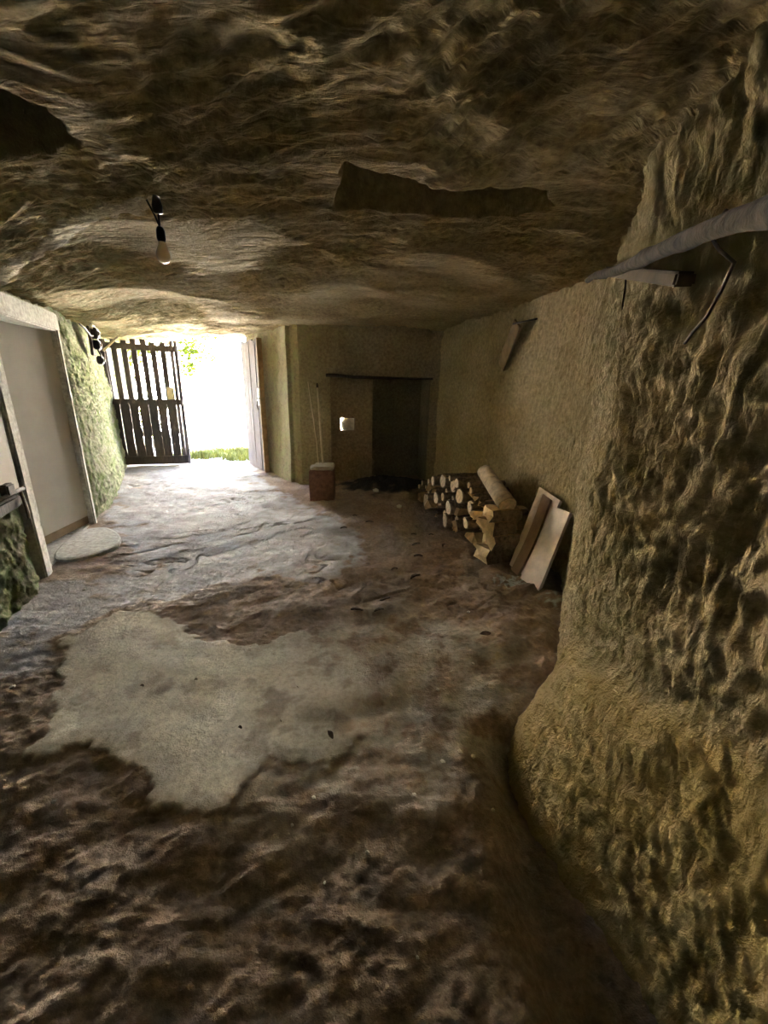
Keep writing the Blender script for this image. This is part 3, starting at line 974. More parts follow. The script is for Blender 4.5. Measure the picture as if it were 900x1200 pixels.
def leaf_cloud(bm, c, r, n, size):
    for _ in range(n):
        d = Vector((random.gauss(0, 1), random.gauss(0, 1), random.gauss(0, 1))).normalized() * (random.random() ** 0.45)
        p = Vector(c) + Vector((d.x * r[0], d.y * r[1], d.z * r[2]))
        q = Vector((random.gauss(0, 1), random.gauss(0, 1), random.gauss(0, 1))).normalized()
        s = q.orthogonal().normalized(); t_ = q.cross(s)
        L, W = size * random.uniform(0.6, 1.2), size * random.uniform(0.35, 0.55)
        v = [bm.verts.new(x) for x in (p - s * L * .5, p + t_ * W * .5 + q * W * .15, p + s * L * .5, p - t_ * W * .5 + q * W * .15)]
        bm.faces.new((v[0], v[1], v[2])); bm.faces.new((v[0], v[2], v[3]))


def tree(base, clouds, label, trunk_top, size=0.10):
    root = empty('leafy_tree', base); tag(root, label, 'tree')
    b = Vector(base)
    bm = bmesh.new()
    tt = Vector(trunk_top)
    bm_tube(bm, [(0, 0, -0.05), (tt - b) * 0.35 + Vector((0.1, 0, 0)), (tt - b) * 0.7, tt - b], [0.13, 0.11, 0.09, 0.05], 10, 0.08)
    bm_obj('trunk', bm, MAT['trunk'], root)
    for (c, r, n) in clouds:
        bm = bmesh.new()
        st = (tt - b) * random.uniform(0.75, 0.95)
        bm_tube(bm, [st, (st + Vector(c) - b) / 2 + Vector((0, 0, 0.1)), Vector(c) - b], [0.04, 0.025, 0.012], 6, 0.1)
        bm_obj('branch', bm, MAT['trunk'], root)
    bm = bmesh.new()
    for (c, r, n) in clouds:
        leaf_cloud(bm, Vector(c) - b, r, n, size)
    o = bm_obj('leaves', bm, MAT['leaf'], root)
    o['kind'] = 'stuff'
    return root


tree((-6.6, 10.6, 0), [((-4.42, 9.8, 2.12), (0.30, 0.35, 0.32), 420), ((-4.50, 9.8, 1.74), (0.20, 0.25, 0.24), 200), ((-3.98, 9.8, 2.06), (0.16, 0.2, 0.2), 90),
                       ((-3.9, 9.8, 2.5), (0.3, 0.3, 0.25), 120), ((-5.45, 10.0, 2.2), (0.6, 0.5, 0.45), 420), ((-6.0, 10.1, 1.75), (0.5, 0.5, 0.45), 300), ((-5.8, 10.1, 2.8), (1.1, 0.7, 0.5), 800)],
     'yellow-green leafy tree hanging over the yard outside the gate', (-6.2, 10.4, 2.3))


def shrub(base, r, n, label):
    root = empty('shrub', base); tag(root, label, 'shrub')
    bm = bmesh.new()
    for k in range(5):
        a = k * 1.3
        bm_tube(bm, [(0, 0, -0.05), (0.2 * r[0] * math.cos(a), 0.2 * r[1] * math.sin(a), r[2] * 0.5), (0.5 * r[0] * math.cos(a), 0.5 * r[1] * math.sin(a), r[2] * 1.1)], [0.02, 0.014, 0.008], 6)
    bm_obj('stem', bm, MAT['trunk'], root)
    bm = bmesh.new(); leaf_cloud(bm, (0, 0, r[2]), r, n, 0.09)
    o = bm_obj('leaves', bm, MAT['leaf'], root); o['kind'] = 'stuff'


shrub((-5.3, 9.4, 0), (0.5, 0.4, 0.6), 420, 'low shrub seen through the slats of the closed gate leaf')
shrub((-7.6, 12.5, 0), (0.9, 0.7, 0.75), 600, 'rounded shrub further off behind the closed gate leaf')

# ------------------------------------------------------------ the gates
GA = Vector((-4.66, 7.10, 0.0)); GB = Vector((-3.55, 7.40, 0.0))
gd = (GB - GA); GW = gd.length; gang = math.atan2(gd.y, gd.x)
gate = empty('gate_leaf', (GA.x, GA.y, 0.03), gang)
tag(gate, 'closed dark timber gate leaf with open slats above rotten boards', 'gate')


def prism(name, outline, y0, y1, mat, parent):
    """outline in the leaf plane (x along, z up), extruded in y"""
    bm = bmesh.new()
    a = [bm.verts.new((x, y0, z)) for x, z in outline]
    b = [bm.verts.new((x, y1, z)) for x, z in outline]
    n = len(a)
    bm.faces.new(a); bm.faces.new(b[::-1])
    for i in range(n):
        bm.faces.new((a[i], b[i], b[(i + 1) % n], a[(i + 1) % n]))
    return bm_obj(name, bm, mat, parent)


# boards run full height: wide and rotten below the mid rail, cut to slats above it
nb = 7
bw = (GW - 0.13) / nb
gaps = {0: [(0.25, 0.95, 0.012)], 1: [(0.30, 0.62, 0.02)], 2: [(0.62, 0.98, 0.03), (0.36, 0.48, 0.02)], 3: [(0.16, 0.50, 0.045)], 4: [(0.60, 0.92, 0.02), (0.95, 1.0, 0.01)],
        5: [(0.48, 0.95, 0.03), (0.12, 0.42, 0.02)], 6: [(0.10, 0.52, 0.022)]}
for i in range(nb):
    x0, x1 = i * bw + 0.002, (i + 1) * bw - 0.002
    lean = random.uniform(-0.006, 0.006)
    right = [(x1, 0.0)]
    for (za, zb_, w) in sorted(gaps.get(i, [])):
        w *= 0.7
        right += [(x1, za - 0.03), (x1 - w * 0.7, za), (x1 - w, (za + zb_) / 2), (x1 - w * 0.6, zb_), (x1, zb_ + 0.02)]
    sl = bw * 0.56
    top = 2.06 + random.uniform(-0.03, 0.04)
    right += [(x1, 1.10), (x0 + sl, 1.12), (x0 + sl + lean, top)]
    prism('board', [(x0, 0.0)] + right + [(x0 + lean, top)], 0.0, 0.022, MAT['wood_dark'], gate)
for i in range(2):
    x0 = nb * bw + i * 0.065
    prism('board', [(x0 + 0.002, 0), (x0 + 0.062, 0), (x0 + 0.060, 2.08), (x0 + 0.004, 2.08)], 0.0, 0.024, MAT['wood_grey'], gate)
for nm, z0, z1, dz in (('rail', 0.02, 0.15, 0), ('rail', 1.04, 1.13, 0.0), ('rail', 1.93, 2.02, -0.035)):
    prism(nm, [(0.0, z0), (GW * 0.98, z0 + dz), (GW * 0.98, z1 + dz), (0.0, z1)], -0.036, -0.002, MAT['wood_dark'], gate)
prism('stile', [(0.0, 0.15), (0.075, 0.15), (0.06, 1.95), (0.0, 1.95)], -0.034, -0.001, MAT['wood_dark'], gate)
prism('patch_board', [(GW - 0.25, 1.13), (GW - 0.13, 1.13), (GW - 0.13, 1.33), (GW - 0.25, 1.33)], -0.012, -0.001, MAT['stick'], gate)

RA = Vector((-2.50, 7.48, 0)); RB = Vector((-2.00, 6.80, 0))
rd = RB - RA; RW = rd.length; rang = math.atan2(rd.y, rd.x)
gate2 = empty('gate_leaf', (RA.x, RA.y, 0.03), rang)
tag(gate2, 'open grey timber gate leaf of close boards folded against the passage wall', 'gate')
nb = 6
bw = RW / nb
for i in range(nb):
    x0 = i * bw
    t_ = random.uniform(-0.004, 0.004)
    prism('board', [(x0 + 0.004, 0.0), (x0 + bw - 0.004, 0.0), (x0 + bw - 0.004, 2.08 + t_ * 4), (x0 + 0.004, 2.08 + t_ * 4)], -0.014 + t_, 0.012 + t_, MAT['wood_grey'], gate2)
for z in (0.2, 1.05, 1.85):
    prism('rail', [(0, z), (RW, z), (RW, z + 0.09), (0, z + 0.09)], 0.014, 0.05, MAT['wood_dark'], gate2)
prism('edge_strip', [(RW - 0.012, 0.0), (RW + 0.01, 0.0), (RW + 0.01, 2.10), (RW - 0.012, 2.10)], -0.03, 0.05, MAT['wood_old'], gate2)
bm = bmesh.new()
bm_box(bm, (RW - 0.07, -0.026, 1.22), (0.05, 0.016, 0.26), 0, 0.004)
latch = bm_obj('latch_plate', bm, MAT['steel'], gate2)
bm = bmesh.new()
bm_tube(bm, [(RW - 0.10, -0.04, 1.20), (RW + 0.02, -0.05, 1.20)], 0.010, 8)
bm_tube(bm, [(RW - 0.05, -0.05, 1.16), (RW - 0.05, -0.07, 1.08), (RW - 0.03, -0.055, 1.02)], 0.009, 8)
bm_obj('latch_handle', bm, MAT['iron'], latch)

# pale prop between the left wall and the gate head
bm = bmesh.new()
bm_tube(bm, [(-4.52, 6.95, 1.90), (-4.40, 7.03, 2.04), (-4.27, 7.11, 2.20)], 0.017, 8, 0.1)
o = bm_obj('wooden_prop', bm, MAT['stick']); tag(o, 'short pale stick braced between left wall and head of slatted gate', 'stick')

# ------------------------------------------------------------ electrics on the left wall
eb = Vector((-3.80, 5.52, 1.93))
ed = Vector((-0.62, 1.24, 0)).normalized(); en = Vector((ed.y, -ed.x, 0))       # along wall, into room
eang = math.atan2(ed.y, ed.x)
fuse = empty('fuse_box', eb); tag(fuse, 'cluster of old dark electric fuse holders on the mossy wall by the gate', 'fuse box')
bm = bmesh.new(); bm_box(bm, en * 0.07, (0.24, 0.03, 0.34), eang, 0.006)
bm_obj('back_board', bm, MAT['wood_dark'], fuse)
for k, (a, z, w, h) in enumerate(((-0.06, 0.09, 0.08, 0.13), (0.05, 0.10, 0.08, 0.12), (0.02, -0.04, 0.14, 0.11), (0.06, -0.22, 0.07, 0.10))):
    bm = bmesh.new(); bm_box(bm, ed * a + en * 0.12 + Vector((0, 0, z)), (w, 0.075, h), eang, 0.012)
    fh = bm_obj('fuse_holder', bm, MAT['plastic_black'], fuse)
    bm = bmesh.new(); bm_box(bm, ed * a + en * 0.163 + Vector((0, 0, z)), (w * 0.4, 0.02, h * 0.4), eang, 0.005)
    bm_obj('fuse_cap', bm, MAT['porcelain'] if k % 2 else MAT['iron'], fh)
for a, z in ((-0.1, 0.17), (0.0, 0.2), (0.1, 0.18)):
    bm = bmesh.new(); bm_tube(bm, [ed * a + en * 0.10 + Vector((0, 0, z - 0.03)), ed * a + en * 0.11 + Vector((0, 0, z + 0.05))], [0.022, 0.015], 8)
    bm_obj('insulator', bm, MAT['porcelain'], fuse)
bm = bmesh.new()
bm_tube(bm, [ed * 0.05 + en * 0.11 + Vector((0, 0, -0.08)), ed * 0.07 + en * 0.14 + Vector((0, 0, -0.18)), ed * 0.06 + en * 0.12 + Vector((0, 0, -0.26))], 0.009, 6)
bm_tube(bm, [ed * -0.08 + en * 0.11 + Vector((0, 0, 0.06)), ed * -0.3 + en * 0.11 + Vector((0, 0, 0.04)), ed * -0.55 + en * 0.10 + Vector((0, 0, 0.10)), ed * -0.8 + en * 0.09 + Vector((0, 0, 0.12))], 0.009, 6)
bm_obj('cable', bm, MAT['plastic_black'], fuse)

# ------------------------------------------------------------ bulb on the ceiling
bx, by = -1.02, 2.10
bz = float(ceiling_height(np.array([bx]), np.array([by]))[0][0])
lamp = empty('light_bulb', (bx, by, bz)); tag(lamp, 'unlit pear-shaped bulb in a black socket hanging from the ceiling', 'light bulb')
top = 2.13 - bz
lathe('socket', [(0.006, top + 0.012), (0.013, top + 0.008), (0.018, top - 0.004), (0.019, top - 0.035), (0.016, top - 0.045), (0.012, top - 0.048)], MAT['plastic_black'], lamp, 14)
gb = lathe('bulb', [(0.012, top - 0.046), (0.0135, top - 0.056), (0.018, top - 0.066), (0.026, top - 0.082), (0.030, top - 0.099), (0.028, top - 0.114), (0.020, top - 0.126), (0.008, top - 0.132)], MAT['bulb'], lamp, 20)
bm = bmesh.new()
bm_tube(bm, [(0, 0, top + 0.01), (-0.015, 0.0, top + 0.05), (-0.05, 0.0, max(0.0, top + 0.11))], 0.0045, 6)
bm_tube(bm, [(0, 0, top + 0.01), (0.005, -0.01, top + 0.06), (0.0, -0.02, max(0.01, top + 0.13))], 0.0045, 6)
bm_obj('flex', bm, MAT['plastic_black'], lamp)
lathe('ceiling_hook', [(0.004, top + 0.055), (0.020, top + 0.060), (0.022, top + 0.085), (0.012, top + 0.13)], MAT['plastic_black'], lamp, 10, (0.004, -0.01, 0))

# ------------------------------------------------------------ alcove things
bm = bmesh.new()
c = bpt((HA0 + HA1) / 2, 0.30, (HZ0 + HZ1) / 2 - 0.02)
bmesh.ops.create_icosphere(bm, subdivisions=3, radius=0.13, matrix=Matrix.Translation(c + BN * 0.05 + BD * 0.03))
for v in bm.verts:
    v.co += Vector([random.uniform(-0.006, 0.006) for _ in range(3)])
o = bm_obj('stone', bm, MAT['stone'], smooth=False); tag(o, 'pale rough stone wedged in the small hole of the alcove panel', 'stone')

plinth = empty('brick_pier', (-0.84, 5.40, floor_z(-0.84, 5.40)))
tag(plinth, 'low red-brown brick pier capped with pale mortar by the alcove', 'pier')
bm = bmesh.new()
bm_box(bm, (0, 0, 0.185), (0.32, 0.34, 0.43), 0.06, 0.012)
bmesh.ops.subdivide_edges(bm, edges=bm.edges[:], cuts=3, use_grid_fill=True)
for v in bm.verts:
    v.co += Vector([random.uniform(-0.004, 0.004) for _ in range(3)])
bm_obj('brick_body', bm, MAT['brick'], plinth)
bm = bmesh.new()
bm_box(bm, (0.02, 0.01, 0.425), (0.27, 0.32, 0.06), 0.06, 0.015, jitter=0.008)
bm_box(bm, (-0.12, -0.03, 0.405), (0.07, 0.22, 0.05), 0.2, 0.012, jitter=0.008)
bm_obj('mortar_cap', bm, MAT['cap'], plinth)
pz = plinth.location.z + 0.452
for label, p0, p1, r, tip in (('thin bent pale stick leaning on the wall above the brick pier', (-0.90, 5.46, pz), (-1.10, 6.03, 1.50), 0.006, False),
                              ('thicker straight pale stick with dark tip leaning above the brick pier', (-0.84, 5.46, pz), (-0.985, 6.06, 1.43), 0.012, True)):
    bm = bmesh.new()
    p0, p1 = Vector(p0), Vector(p1)
    bm_tube(bm, [p0.lerp(p1, t) + Vector((0.01 * math.sin(t * 5), 0, 0)) * (0 if tip else 1) for t in (0, .25, .5, .75, 1)], r, 8, 0.06)
    s = bm_obj('leaning_stick', bm, MAT['stick']); tag(s, label, 'stick')
    if tip:
        bm = bmesh.new(); bm_tube(bm, [p1 - (p1 - p0).normalized() * 0.01, p1 + (p1 - p0).normalized() * 0.06], [r * 1.3, r * 0.9], 8)
        bm_obj('dark_tip', bm, MAT['iron'], s)

# ------------------------------------------------------------ firewood
WO = Vector((0.95, 3.32, 0))                        # near front corner of the stack
WA = Vector((-0.235, 0.972, 0)).normalized()        # along the wall, away
WN = Vector((WA.y, -WA.x, 0))                       # towards the wall


def log_mesh(r, L, seed, bark='bark'):
    rnd = random.Random(seed)
    bm = bmesh.new()
    n, seg = 12, 5
    ph = [rnd.uniform(0, 6.28) for _ in range(4)]
    rings = []
    for i in range(seg + 1):
        t = i / seg
        rr = []
        for k in range(n):
            a = 2 * math.pi * k / n
            q = r * (1 + 0.07 * math.sin(2 * a + ph[0]) + 0.05 * math.sin(3 * a + ph[1] + t) + rnd.uniform(-0.025, 0.025)) * (1 - 0.06 * t)
            rr.append(bm.verts.new((t * L, q * math.cos(a) + 0.006 * math.sin(t * 3 + ph[2]), q * math.sin(a))))
        rings.append(rr)
    for i in range(seg):
        for k in range(n):
            f = bm.faces.new((rings[i][k], rings[i][(k + 1) % n], rings[i + 1][(k + 1) % n], rings[i + 1][k]))
            f.smooth = True
    bm.faces.new(rings[0][::-1]); bm.faces.new(rings[-1])
    ends = []
    for ring, off in ((rings[0], -0.003), (rings[-1], 0.003)):
        eb_ = [(v.co.x + off, v.co.y * 0.93, v.co.z * 0.93) for v in ring]
        ends.append(eb_)
    me = bpy.data.meshes.new('log'); bmesh.ops.recalc_face_normals(bm, faces=bm.faces[:]); bm.to_mesh(me); bm.free()
    me.materials.append(MAT[bark])
    em = []
    for e in ends:
        b2 = bmesh.new()
        vs2 = [b2.verts.new(p) for p in e]
        cv = b2.verts.new(tuple(sum(p[i] for p in e) / len(e) for i in range(3)))
        for k in range(len(e)):
            b2.faces.new((vs2[k], vs2[(k + 1) % len(e)], cv))
        m2 = bpy.data.meshes.new('cut_end'); b2.to_mesh(m2); b2.free(); m2.materials.append(MAT['cut'])
        em.append(m2)
    return me, em


def billet_mesh(r, L, seed, pale):
    """wedge split from a thick log: bark arc on one side, two split faces"""
    rnd = random.Random(seed)
    bm = bmesh.new()
    span = rnd.uniform(1.3, 2.0)
    prof = [(0.0, 0.0)] + [(1.25 * r * math.cos(span * (k / 5 - 0.5)), 1.25 * r * math.sin(span * (k / 5 - 0.5))) for k in range(6)]
    my = sum(p[0] for p in prof) / len(prof)
    ro = rnd.uniform(0, 6.28)
    rings = []
    for i in range(6):
        t = i / 5
        rr = []
        for (y, z) in prof:
            y -= my
            yy, zz = y * math.cos(ro) - z * math.sin(ro), y * math.sin(ro) + z * math.cos(ro)
            rr.append(bm.verts.new((t * L + (rnd.uniform(-0.03, 0.03) if i in (0, 5) else 0), yy + rnd.uniform(-.008, .008), zz + rnd.uniform(-.008, .008))))
        rings.append(rr)
    n = len(prof)
    for i in range(5):
        for k in range(n):
            f = bm.faces.new((rings[i][k], rings[i][(k + 1) % n], rings[i + 1][(k + 1) % n], rings[i + 1][k]))
            f.material_index = 0 if k in (0, n - 1) else 1
    a = bm.faces.new(rings[0][::-1]); b = bm.faces.new(rings[-1])
    a.material_index = b.material_index = 0
    me = bpy.data.meshes.new('split_log'); bmesh.ops.recalc_face_normals(bm, faces=bm.faces[:]); bm.to_mesh(me); bm.free()
    me.materials.append(MAT['split_pale'] if pale else MAT['split']); me.materials.append(MAT['bark'])
    return me


def place_log(o, a, n0, z, yaw=0.0, pitch=0.0):
    p = WO + WA * a + WN * n0
    o.location = (p.x, p.y, z)
    o.rotation_euler = (0, pitch, math.atan2(WN.y, WN.x) + yaw)


placed = []     # (a, z, r)


def rest(a, r):
    z = r + 0.0
    for (pa, pz_, pr) in placed:
        da = abs(a - pa)
        if da < (r + pr) * 0.985:
            z = max(z, pz_ + math.sqrt((r + pr) ** 2 - da * da))
    return z


rnd = random.Random(11)
G_ROUND, G_SPLIT = 'round logs stacked in the firewood pile', 'split logs stacked in the firewood pile'


def hmax(a):
    return float(np.interp(a, [0.15, 0.35, 0.8, 1.3, 1.7, 2.05], [0.42, 0.46, 0.60, 0.56, 0.42, 0.22]))


count = 0
for i in range(260):
    r = rnd.choice([0.035, 0.045, 0.05, 0.06, 0.07, 0.085])
    if i < 8: r = rnd.uniform(0.07, 0.10)
    best = None
    for _ in range(14):
        a = rnd.uniform(0.19 + r, 2.05 - r)
        z = rest(a, r)
        if z + r < hmax(a) and (best is None or z < best[1]):
            best = (a, z)
    if best is None:
        continue
    a, z = best
    placed.append((a, z, r))
    p = WO + WA * a
    fz = floor_z(p.x + 0.2, p.y)
    L = rnd.uniform(0.33, 0.43)
    split = rnd.random() < (0.75 if a < 0.55 else 0.25)
    n0 = rnd.uniform(-0.07, 0.06) + 0.12 * z - 0.02
    if split:
        me = billet_mesh(r * 0.98, L, i, a < 0.6)
        o = link('split_log', me)
        tag(o, 'split firewood log with raw tan faces in the stack by the rock wall', 'log', G_SPLIT)
    else:
        me, em = log_mesh(r * 0.93, L, i)
        o = link('log', me)
        tag(o, 'round firewood log with pale sawn end in the stack by the rock wall', 'log', G_ROUND)
        for m2 in em:
            e = link('cut_end', m2); e.parent = o
    place_log(o, a, n0, fz + z, rnd.uniform(-0.08, 0.08), rnd.uniform(-0.03, 0.03))
    size = 'thin' if r < 0.048 else ('thick' if r > 0.068 else 'middling')
    row = 'on floor course' if z < 0.13 else ('on top course' if z + r > hmax(a) - 0.13 else 'in middle courses')
    zone = 'at boards end of' if a < 0.75 else ('at alcove end of' if a > 1.4 else 'midway along')
    o['label'] = f"{size} {'split log with tan faces' if split else 'round log with sawn end'} {row} {zone} firewood stack"
    count += 1

# big billets squared off at the near end of the stack
for k, (a, z, w, h, yaw, lab) in enumerate(((0.07, 0.06, 0.20, 0.13, 0.10, 'bottom thick split timber at the squared end of the firewood stack'),
                                            (0.06, 0.19, 0.19, 0.13, 0.02, 'second thick split timber up at the squared end of the firewood stack'),
                                            (0.07, 0.315, 0.20, 0.12, 0.12, 'third thick split timber up at the squared end of the firewood stack'),
                                            (0.09, 0.43, 0.21, 0.10, -0.06, 'topmost thick split timber at the squared end of the firewood stack'))):
    bm = bmesh.new()
    rr = random.Random(40 + k)
    L = 0.25
    rings = []
    prof = [(-w / 2, -h / 2), (0, -h / 2 * 0.95), (w / 2, -h / 2), (w / 2 * 0.95, 0.1 * h), (w / 2 * 0.8, h / 2), (0.0, h / 2 * 1.02), (-w / 2 * 0.9, h / 2 * 0.95), (-w / 2, 0)]
    for i in range(7):
        t = i / 6
        rings.append([bm.verts.new((t * L + (rr.uniform(-0.05, 0.03) if i == 0 else 0), y + rr.uniform(-.007, .007), zz + rr.uniform(-.006, .006))) for y, zz in prof])
    n = len(prof)
    for i in range(6):
        for q in range(n):
            f = bm.faces.new((rings[i][q], rings[i][(q + 1) % n], rings[i + 1][(q + 1) % n], rings[i + 1][q])); f.material_index = 1 if q in (6, 7) else 2
    f0 = bm.faces.new(rings[0][::-1]); f0.material_index = 0
    f0 = bmesh.ops.poke(bm, faces=[f0])
    for v in f0['verts']: v.co.x -= 0.03
    bm.faces.new(rings[-1])
    me = bpy.data.meshes.new('split_timber'); bmesh.ops.recalc_face_normals(bm, faces=bm.faces[:]); bm.to_mesh(me); bm.free()
    for m in ('split_pale', 'bark', 'split'): me.materials.append(MAT[m])
    o = link('split_timber', me); tag(o, lab, 'log')
    place_log(o, a, -0.04 + 0.03 * (k % 2), z + floor_z(1.1, 3.2) + 0.005, yaw)

# the log laid across the top
me, em = log_mesh(0.075, 0.80, 99, 'bark_pale')
o = link('log', me); tag(o, 'pale-barked round log laid slantwise on top of the firewood stack', 'log')
for m2 in em:
    e = link('cut_end', m2); e.parent = o
pa, pb = Vector((1.06, 3.36, 0.53)), Vector((1.02, 4.12, 0.66))
o.location = pa
o.rotation_euler = (pb - pa).to_track_quat('X', 'Z').to_euler()


# ------------------------------------------------------------ leaning boards
def lean_board(name, label, bl, br, tr_, tl, thick, mat, notch=None, bend=0.0):
    """a board from its four face corners, thickness away from the room"""
    bl, br, tr_, tl = map(Vector, (bl, br, tr_, tl))
    nrm = (br - bl).cross(tl - bl).normalized()
    bm = bmesh.new()
    N = 9
    fa, ba = [], []
    for i in range(N):
        t = i / (N - 1)
        l = bl.lerp(tl, t); r = br.lerp(tr_, t)
        side = (r - l).normalized()
        off = side * bend * math.sin(math.pi * t)
        l, r = l + off, r + off
        if notch and t > notch[0]:
            r = l.lerp(r, notch[1])
        fa.append((l, r))
    rows = []
    for l, r in fa:
        rows.append([bm.verts.new(p) for p in (l, r, r - nrm * thick, l - nrm * thick)])
    for a, b in zip(rows[:-1], rows[1:]):
        for k in range(4):
            bm.faces.new((a[k], a[(k + 1) % 4], b[(k + 1) % 4], b[k]))
    bm.faces.new(rows[0]); bm.faces.new(rows[-1][::-1])
    o = bm_obj(name, bm, mat); tag(o, label, 'board')
    return o


fz = floor_z(1.15, 3.0)
lean_board('leaning_board', 'wide pale board leaning on the rock wall behind a curved brown one', (1.10, 3.27, fz + 0.01), (1.17, 3.06, fz), (1.405, 3.16, 0.64), (1.385, 3.57, 0.65), 0.025, MAT['board_pale'])
lean_board('leaning_board', 'narrow curved brown board lying against a pale board', (1.09, 3.19, fz + 0.005), (1.115, 3.08, fz), (1.36, 3.24, 0.625), (1.355, 3.40, 0.63), 0.02, MAT['board_brown'], bend=0.03)
lean_board('leaning_board', 'pale pinkish board with a stepped corner leaning on the rock wall', (1.115, 3.015, fz + 0.01), (1.195, 2.82, fz), (1.375, 2.90, 0.62), (1.345, 3.12, 0.60), 0.028, MAT['board_pale'])

# ------------------------------------------------------------ things on the right wall
bm = bmesh.new()
P0, P1 = Vector((0.535, 0.54, 1.725)), Vector((1.36, 3.16, 2.20))
bm_tube(bm, [P0.lerp(P1, t) + Vector((-0.035 * math.sin(math.pi * t), 0, 0.010 * math.sin(t * 9))) for t in np.linspace(0, 1, 40)], [0.023 - 0.005 * t + 0.003 * math.sin(t * 31) * math.sin(t * 13) for t in np.linspace(0, 1, 40)], 10, 0.14)
o = bm_obj('wooden_pole', bm, MAT['pole']); tag(o, 'long grey barked pole slung along the rock wall under the ceiling', 'pole')
bm = bmesh.new()
bm_box(bm, (0, 0, 0), (0.62, 0.05, 0.035), 0, 0.006, jitter=0.004)
o = bm_obj('timber_bracket', bm, MAT['wood_bracket']); tag(o, 'short squared timber crossing under the grey pole', 'timber')
q0, q1 = Vector((1.03, 2.17, 2.025)), Vector((0.78, 1.215, 1.78))
o.location = (q0 + q1) / 2
o.rotation_euler = (q1 - q0).to_track_quat('X', 'Z').to_euler()
o.scale = ((q1 - q0).length / 0.62, 1, 1)
bm = bmesh.new()
bm_tube(bm, [(0.985, 1.93, 1.96), (0.987, 1.92, 1.90), (0.983, 1.91, 1.84), (0.988, 1.90, 1.78)], 0.004, 6)
o = bm_obj('wire', bm, MAT['iron']); tag(o, 'short thin wire hanging straight down from the squared timber', 'wire')
bm = bmesh.new()
bm_tube(bm, [(0.66, 0.95, 1.84), (0.635, 0.95, 1.80), (0.67, 0.96, 1.775), (0.70, 0.95, 1.75), (0.71, 0.98, 1.71), (0.74, 1.05, 1.665), (0.77, 1.13, 1.64), (0.79, 1.18, 1.62)], 0.004, 6)
o = bm_obj('wire', bm, MAT['iron']); tag(o, 'rusty wire tied round the grey pole and trailing down the wall', 'wire')

# the plank hanging from a peg
plank = empty('hanging_plank', (1.20, 4.15, 2.03)); tag(plank, 'short brown plank hanging askew from a peg high on the wall', 'plank')
bm = bmesh.new()
A, B = Vector((0.0, 0.0, 0.03)), Vector((-0.03, 0.32, -0.34))
ax = (B - A).normalized()
bm_box(bm, (0, 0, 0), ((B - A).length, 0.13, 0.022), 0, 0.004)
pb_ = bm_obj('board', bm, MAT['wood_old'], plank)
pb_.location = (A + B) / 2
nz = Vector((-0.92, -0.38, 0.0)); nz = (nz - ax * nz.dot(ax)).normalized()
pb_.rotation_euler = Matrix((ax, nz.cross(ax), nz)).transposed().to_euler()
bm = bmesh.new(); bm_tube(bm, [(-0.03, 0.05, 0.03), (0.10, -0.22, 0.04)], 0.008, 8)
bm_obj('peg', bm, MAT['iron'], plank)

# ------------------------------------------------------------ litter on the floor
def chip(x, y, s, seed, mat, name, label, cat, group, flat=0.6):
    r_ = random.Random(seed)
    bm = bmesh.new()
    bmesh.ops.create_icosphere(bm, subdivisions=1, radius=s)
    for v in bm.verts:
        v.co = Vector((v.co.x * r_.uniform(0.7, 1.2), v.co.y * r_.uniform(0.7, 1.2), v.co.z * flat * r_.uniform(0.7, 1.1)))
    o = bm_obj(name, bm, mat)
    o.location = (x, y, floor_z(x, y) + s * flat * 0.55)
    o.rotation_euler = (0, 0, r_.uniform(0, 6))
    tag(o, label, cat, group)
    return o


ST = [(-0.24, 1.15, .009), (0.14, 1.17, .010), (0.35, 1.38, .014), (0.41, 1.38, .012), (0.27, 1.33, .012), (-1.85, 1.69, .014), (-0.03, 0.97, .008),
      (0.12, 0.71, .006), (-0.16, 0.88, .006), (0.30, 1.75, .010), (0.52, 1.95, .012), (0.1, 2.1, .010), (-0.3, 1.05, .007), (-1.2, 1.12, .009), (-1.5, 1.22, .010), (0.6, 2.5, .012), (-2.2, 2.7, .014), (0.44, 1.15, .009)]
for k, (x, y, s) in enumerate(ST):
    where = 'against the rock spur' if x > 0.25 and y < 1.6 else ('towards the firewood' if x > 0 and y > 1.6 else ('at the left rim of the concrete patch' if x < -1.0 else 'in front of the concrete patch'))
    chip(x, y, s, k, MAT['stone'], 'stone_chip', f"{'tiny' if s < 0.0095 else 'small'} pale stone chip on the brown earth {where}", 'stone', 'stone chips on the earth floor')
chip(0.05, 1.70, 0.018, 77, MAT['stone'], 'stone_chip', 'square white stone chip at the edge of the concrete patch', 'stone', None, 0.5)
chip(0.19, 4.95, 0.045, 78, MAT['stone'], 'stone', 'pale fist-sized stone on the floor before the alcove', 'stone', None, 0.6)
chip(-0.12, 5.62, 0.055, 79, MAT['stone'], 'stone', 'dull stone lying on the ash heap in the alcove', 'stone', None, 0.7)


def dead_leaf(x, y, L, rz, label):
    bm = bmesh.new()
    for i in range(6):
        t = i / 5
        w = L * 0.22 * math.sin(math.pi * min(0.98, t * 0.9 + 0.06))
        bm.verts.new((L * (t - .5), -w, 0.006 * math.cos(3 * t) + 0.006)); bm.verts.new((L * (t - .5), w, 0.008 * math.sin(3 * t) + 0.008))
    bm.verts.ensure_lookup_table()
    for i in range(5):
        bm.faces.new([bm.verts[j] for j in (2 * i, 2 * i + 1, 2 * i + 3, 2 * i + 2)])
    ext = bmesh.ops.solidify(bm, geom=bm.faces[:], thickness=0.003)
    o = bm_obj('dead_leaf', bm, MAT['leafdry'])
    o.location = (x, y, floor_z(x, y) + 0.002); o.rotation_euler = (0, 0, rz)
    tag(o, label, 'leaf', 'dead leaves on the floor')


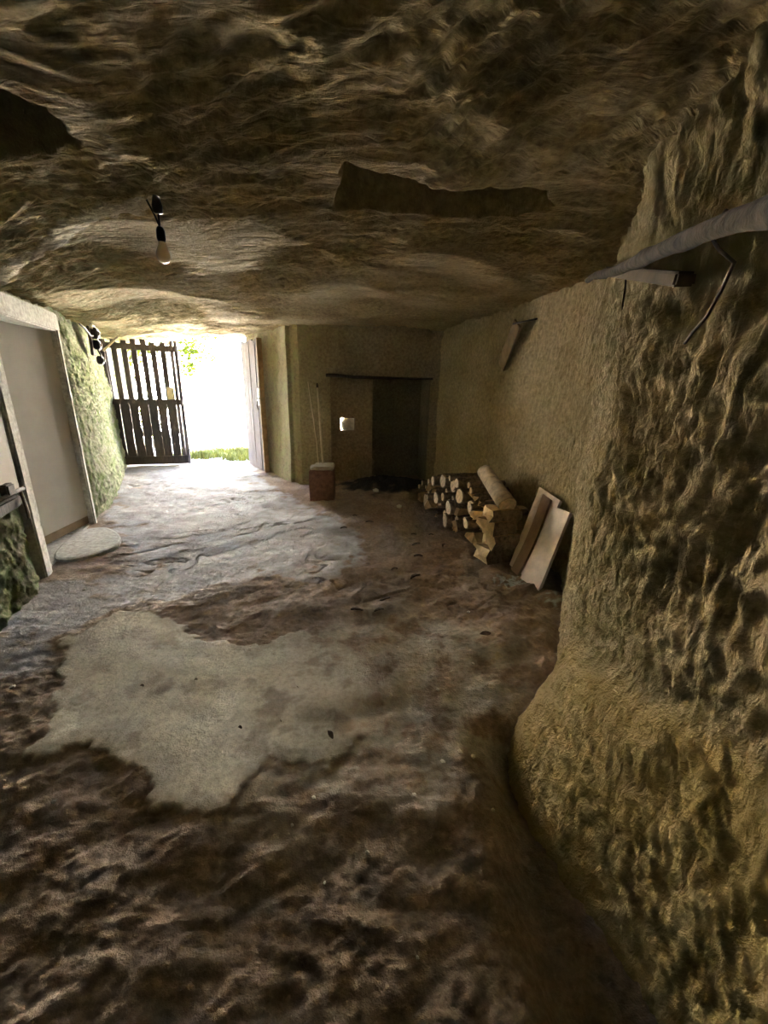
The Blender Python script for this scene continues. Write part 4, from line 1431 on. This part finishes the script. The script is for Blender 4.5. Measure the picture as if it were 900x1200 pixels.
dead_leaf(-0.215, 1.44, 0.045, -0.9, 'dark dead leaf lying on the pale concrete patch')
dead_leaf(0.65, 2.22, 0.08, 0.3, 'dead brown leaf on the earth near the rock spur')
for x, y, a in ((-0.95, 1.75, 1.0), (-0.62, 1.45, 0.2), (-0.45, 1.5, 2.0), (-1.2, 1.7, 0.5), (-0.42, 1.72, 2.2)):
    dead_leaf(x, y, 0.018, a, 'tiny dark leaf fragment scattered on the pale concrete patch')


SCRAPS = [(-0.34, 4.56), (-0.16, 4.36), (-0.43, 4.14), (0.32, 4.08), (0.32, 3.75), (0.32, 3.43), (0.1, 3.17), (0.27, 3.02), (-0.17, 2.47), (-0.02, 2.47), (0.5, 4.04), (0.02, 2.66), (0.59, 3.72)]


def scrap(x, y, L, rz, seed, label):
    r_ = random.Random(seed)
    bm = bmesh.new()
    n = 7
    top, bot = [], []
    for i in range(n):
        t = i / (n - 1)
        w = L * 0.13 * (0.35 + math.sin(math.pi * t)) * r_.uniform(0.7, 1.2)
        yy = L * 0.12 * math.sin(2.5 * t + seed)
        zz = 0.012 + 0.012 * math.sin(math.pi * t)
        top.append((bm.verts.new((L * (t - .5), yy - w, zz)), bm.verts.new((L * (t - .5), yy + w, zz * 0.8))))
        bot.append((bm.verts.new((L * (t - .5), yy - w, zz - 0.012)), bm.verts.new((L * (t - .5), yy + w, zz * 0.8 - 0.012))))
    for i in range(n - 1):
        bm.faces.new((top[i][0], top[i][1], top[i + 1][1], top[i + 1][0])); bm.faces.new((bot[i][0], bot[i + 1][0], bot[i + 1][1], bot[i][1]))
        bm.faces.new((top[i][0], top[i + 1][0], bot[i + 1][0], bot[i][0])); bm.faces.new((top[i][1], bot[i][1], bot[i + 1][1], top[i + 1][1]))
    for e in (0, n - 1):
        bm.faces.new((top[e][0], bot[e][0], bot[e][1], top[e][1]))
    o = bm_obj('bark_scrap', bm, MAT['leafdry'])
    o.location = (x, y, floor_z(x, y)); o.rotation_euler = (0, 0, rz)
    tag(o, label, 'bark', 'bark scraps on the earth floor')


for k, (x, y) in enumerate(SCRAPS):
    where = 'before the alcove' if y > 4 else ('beside the firewood stack' if y > 3.1 else 'between concrete patch and leaning boards')
    L = 0.05 + 0.06 * ((k * 37) % 10) / 10
    scrap(x, y, L, (k * 1.7) % 1.2 - 0.3, k, f"{'long' if L > 0.095 else 'short'} dark curled bark scrap on the earth {where}")
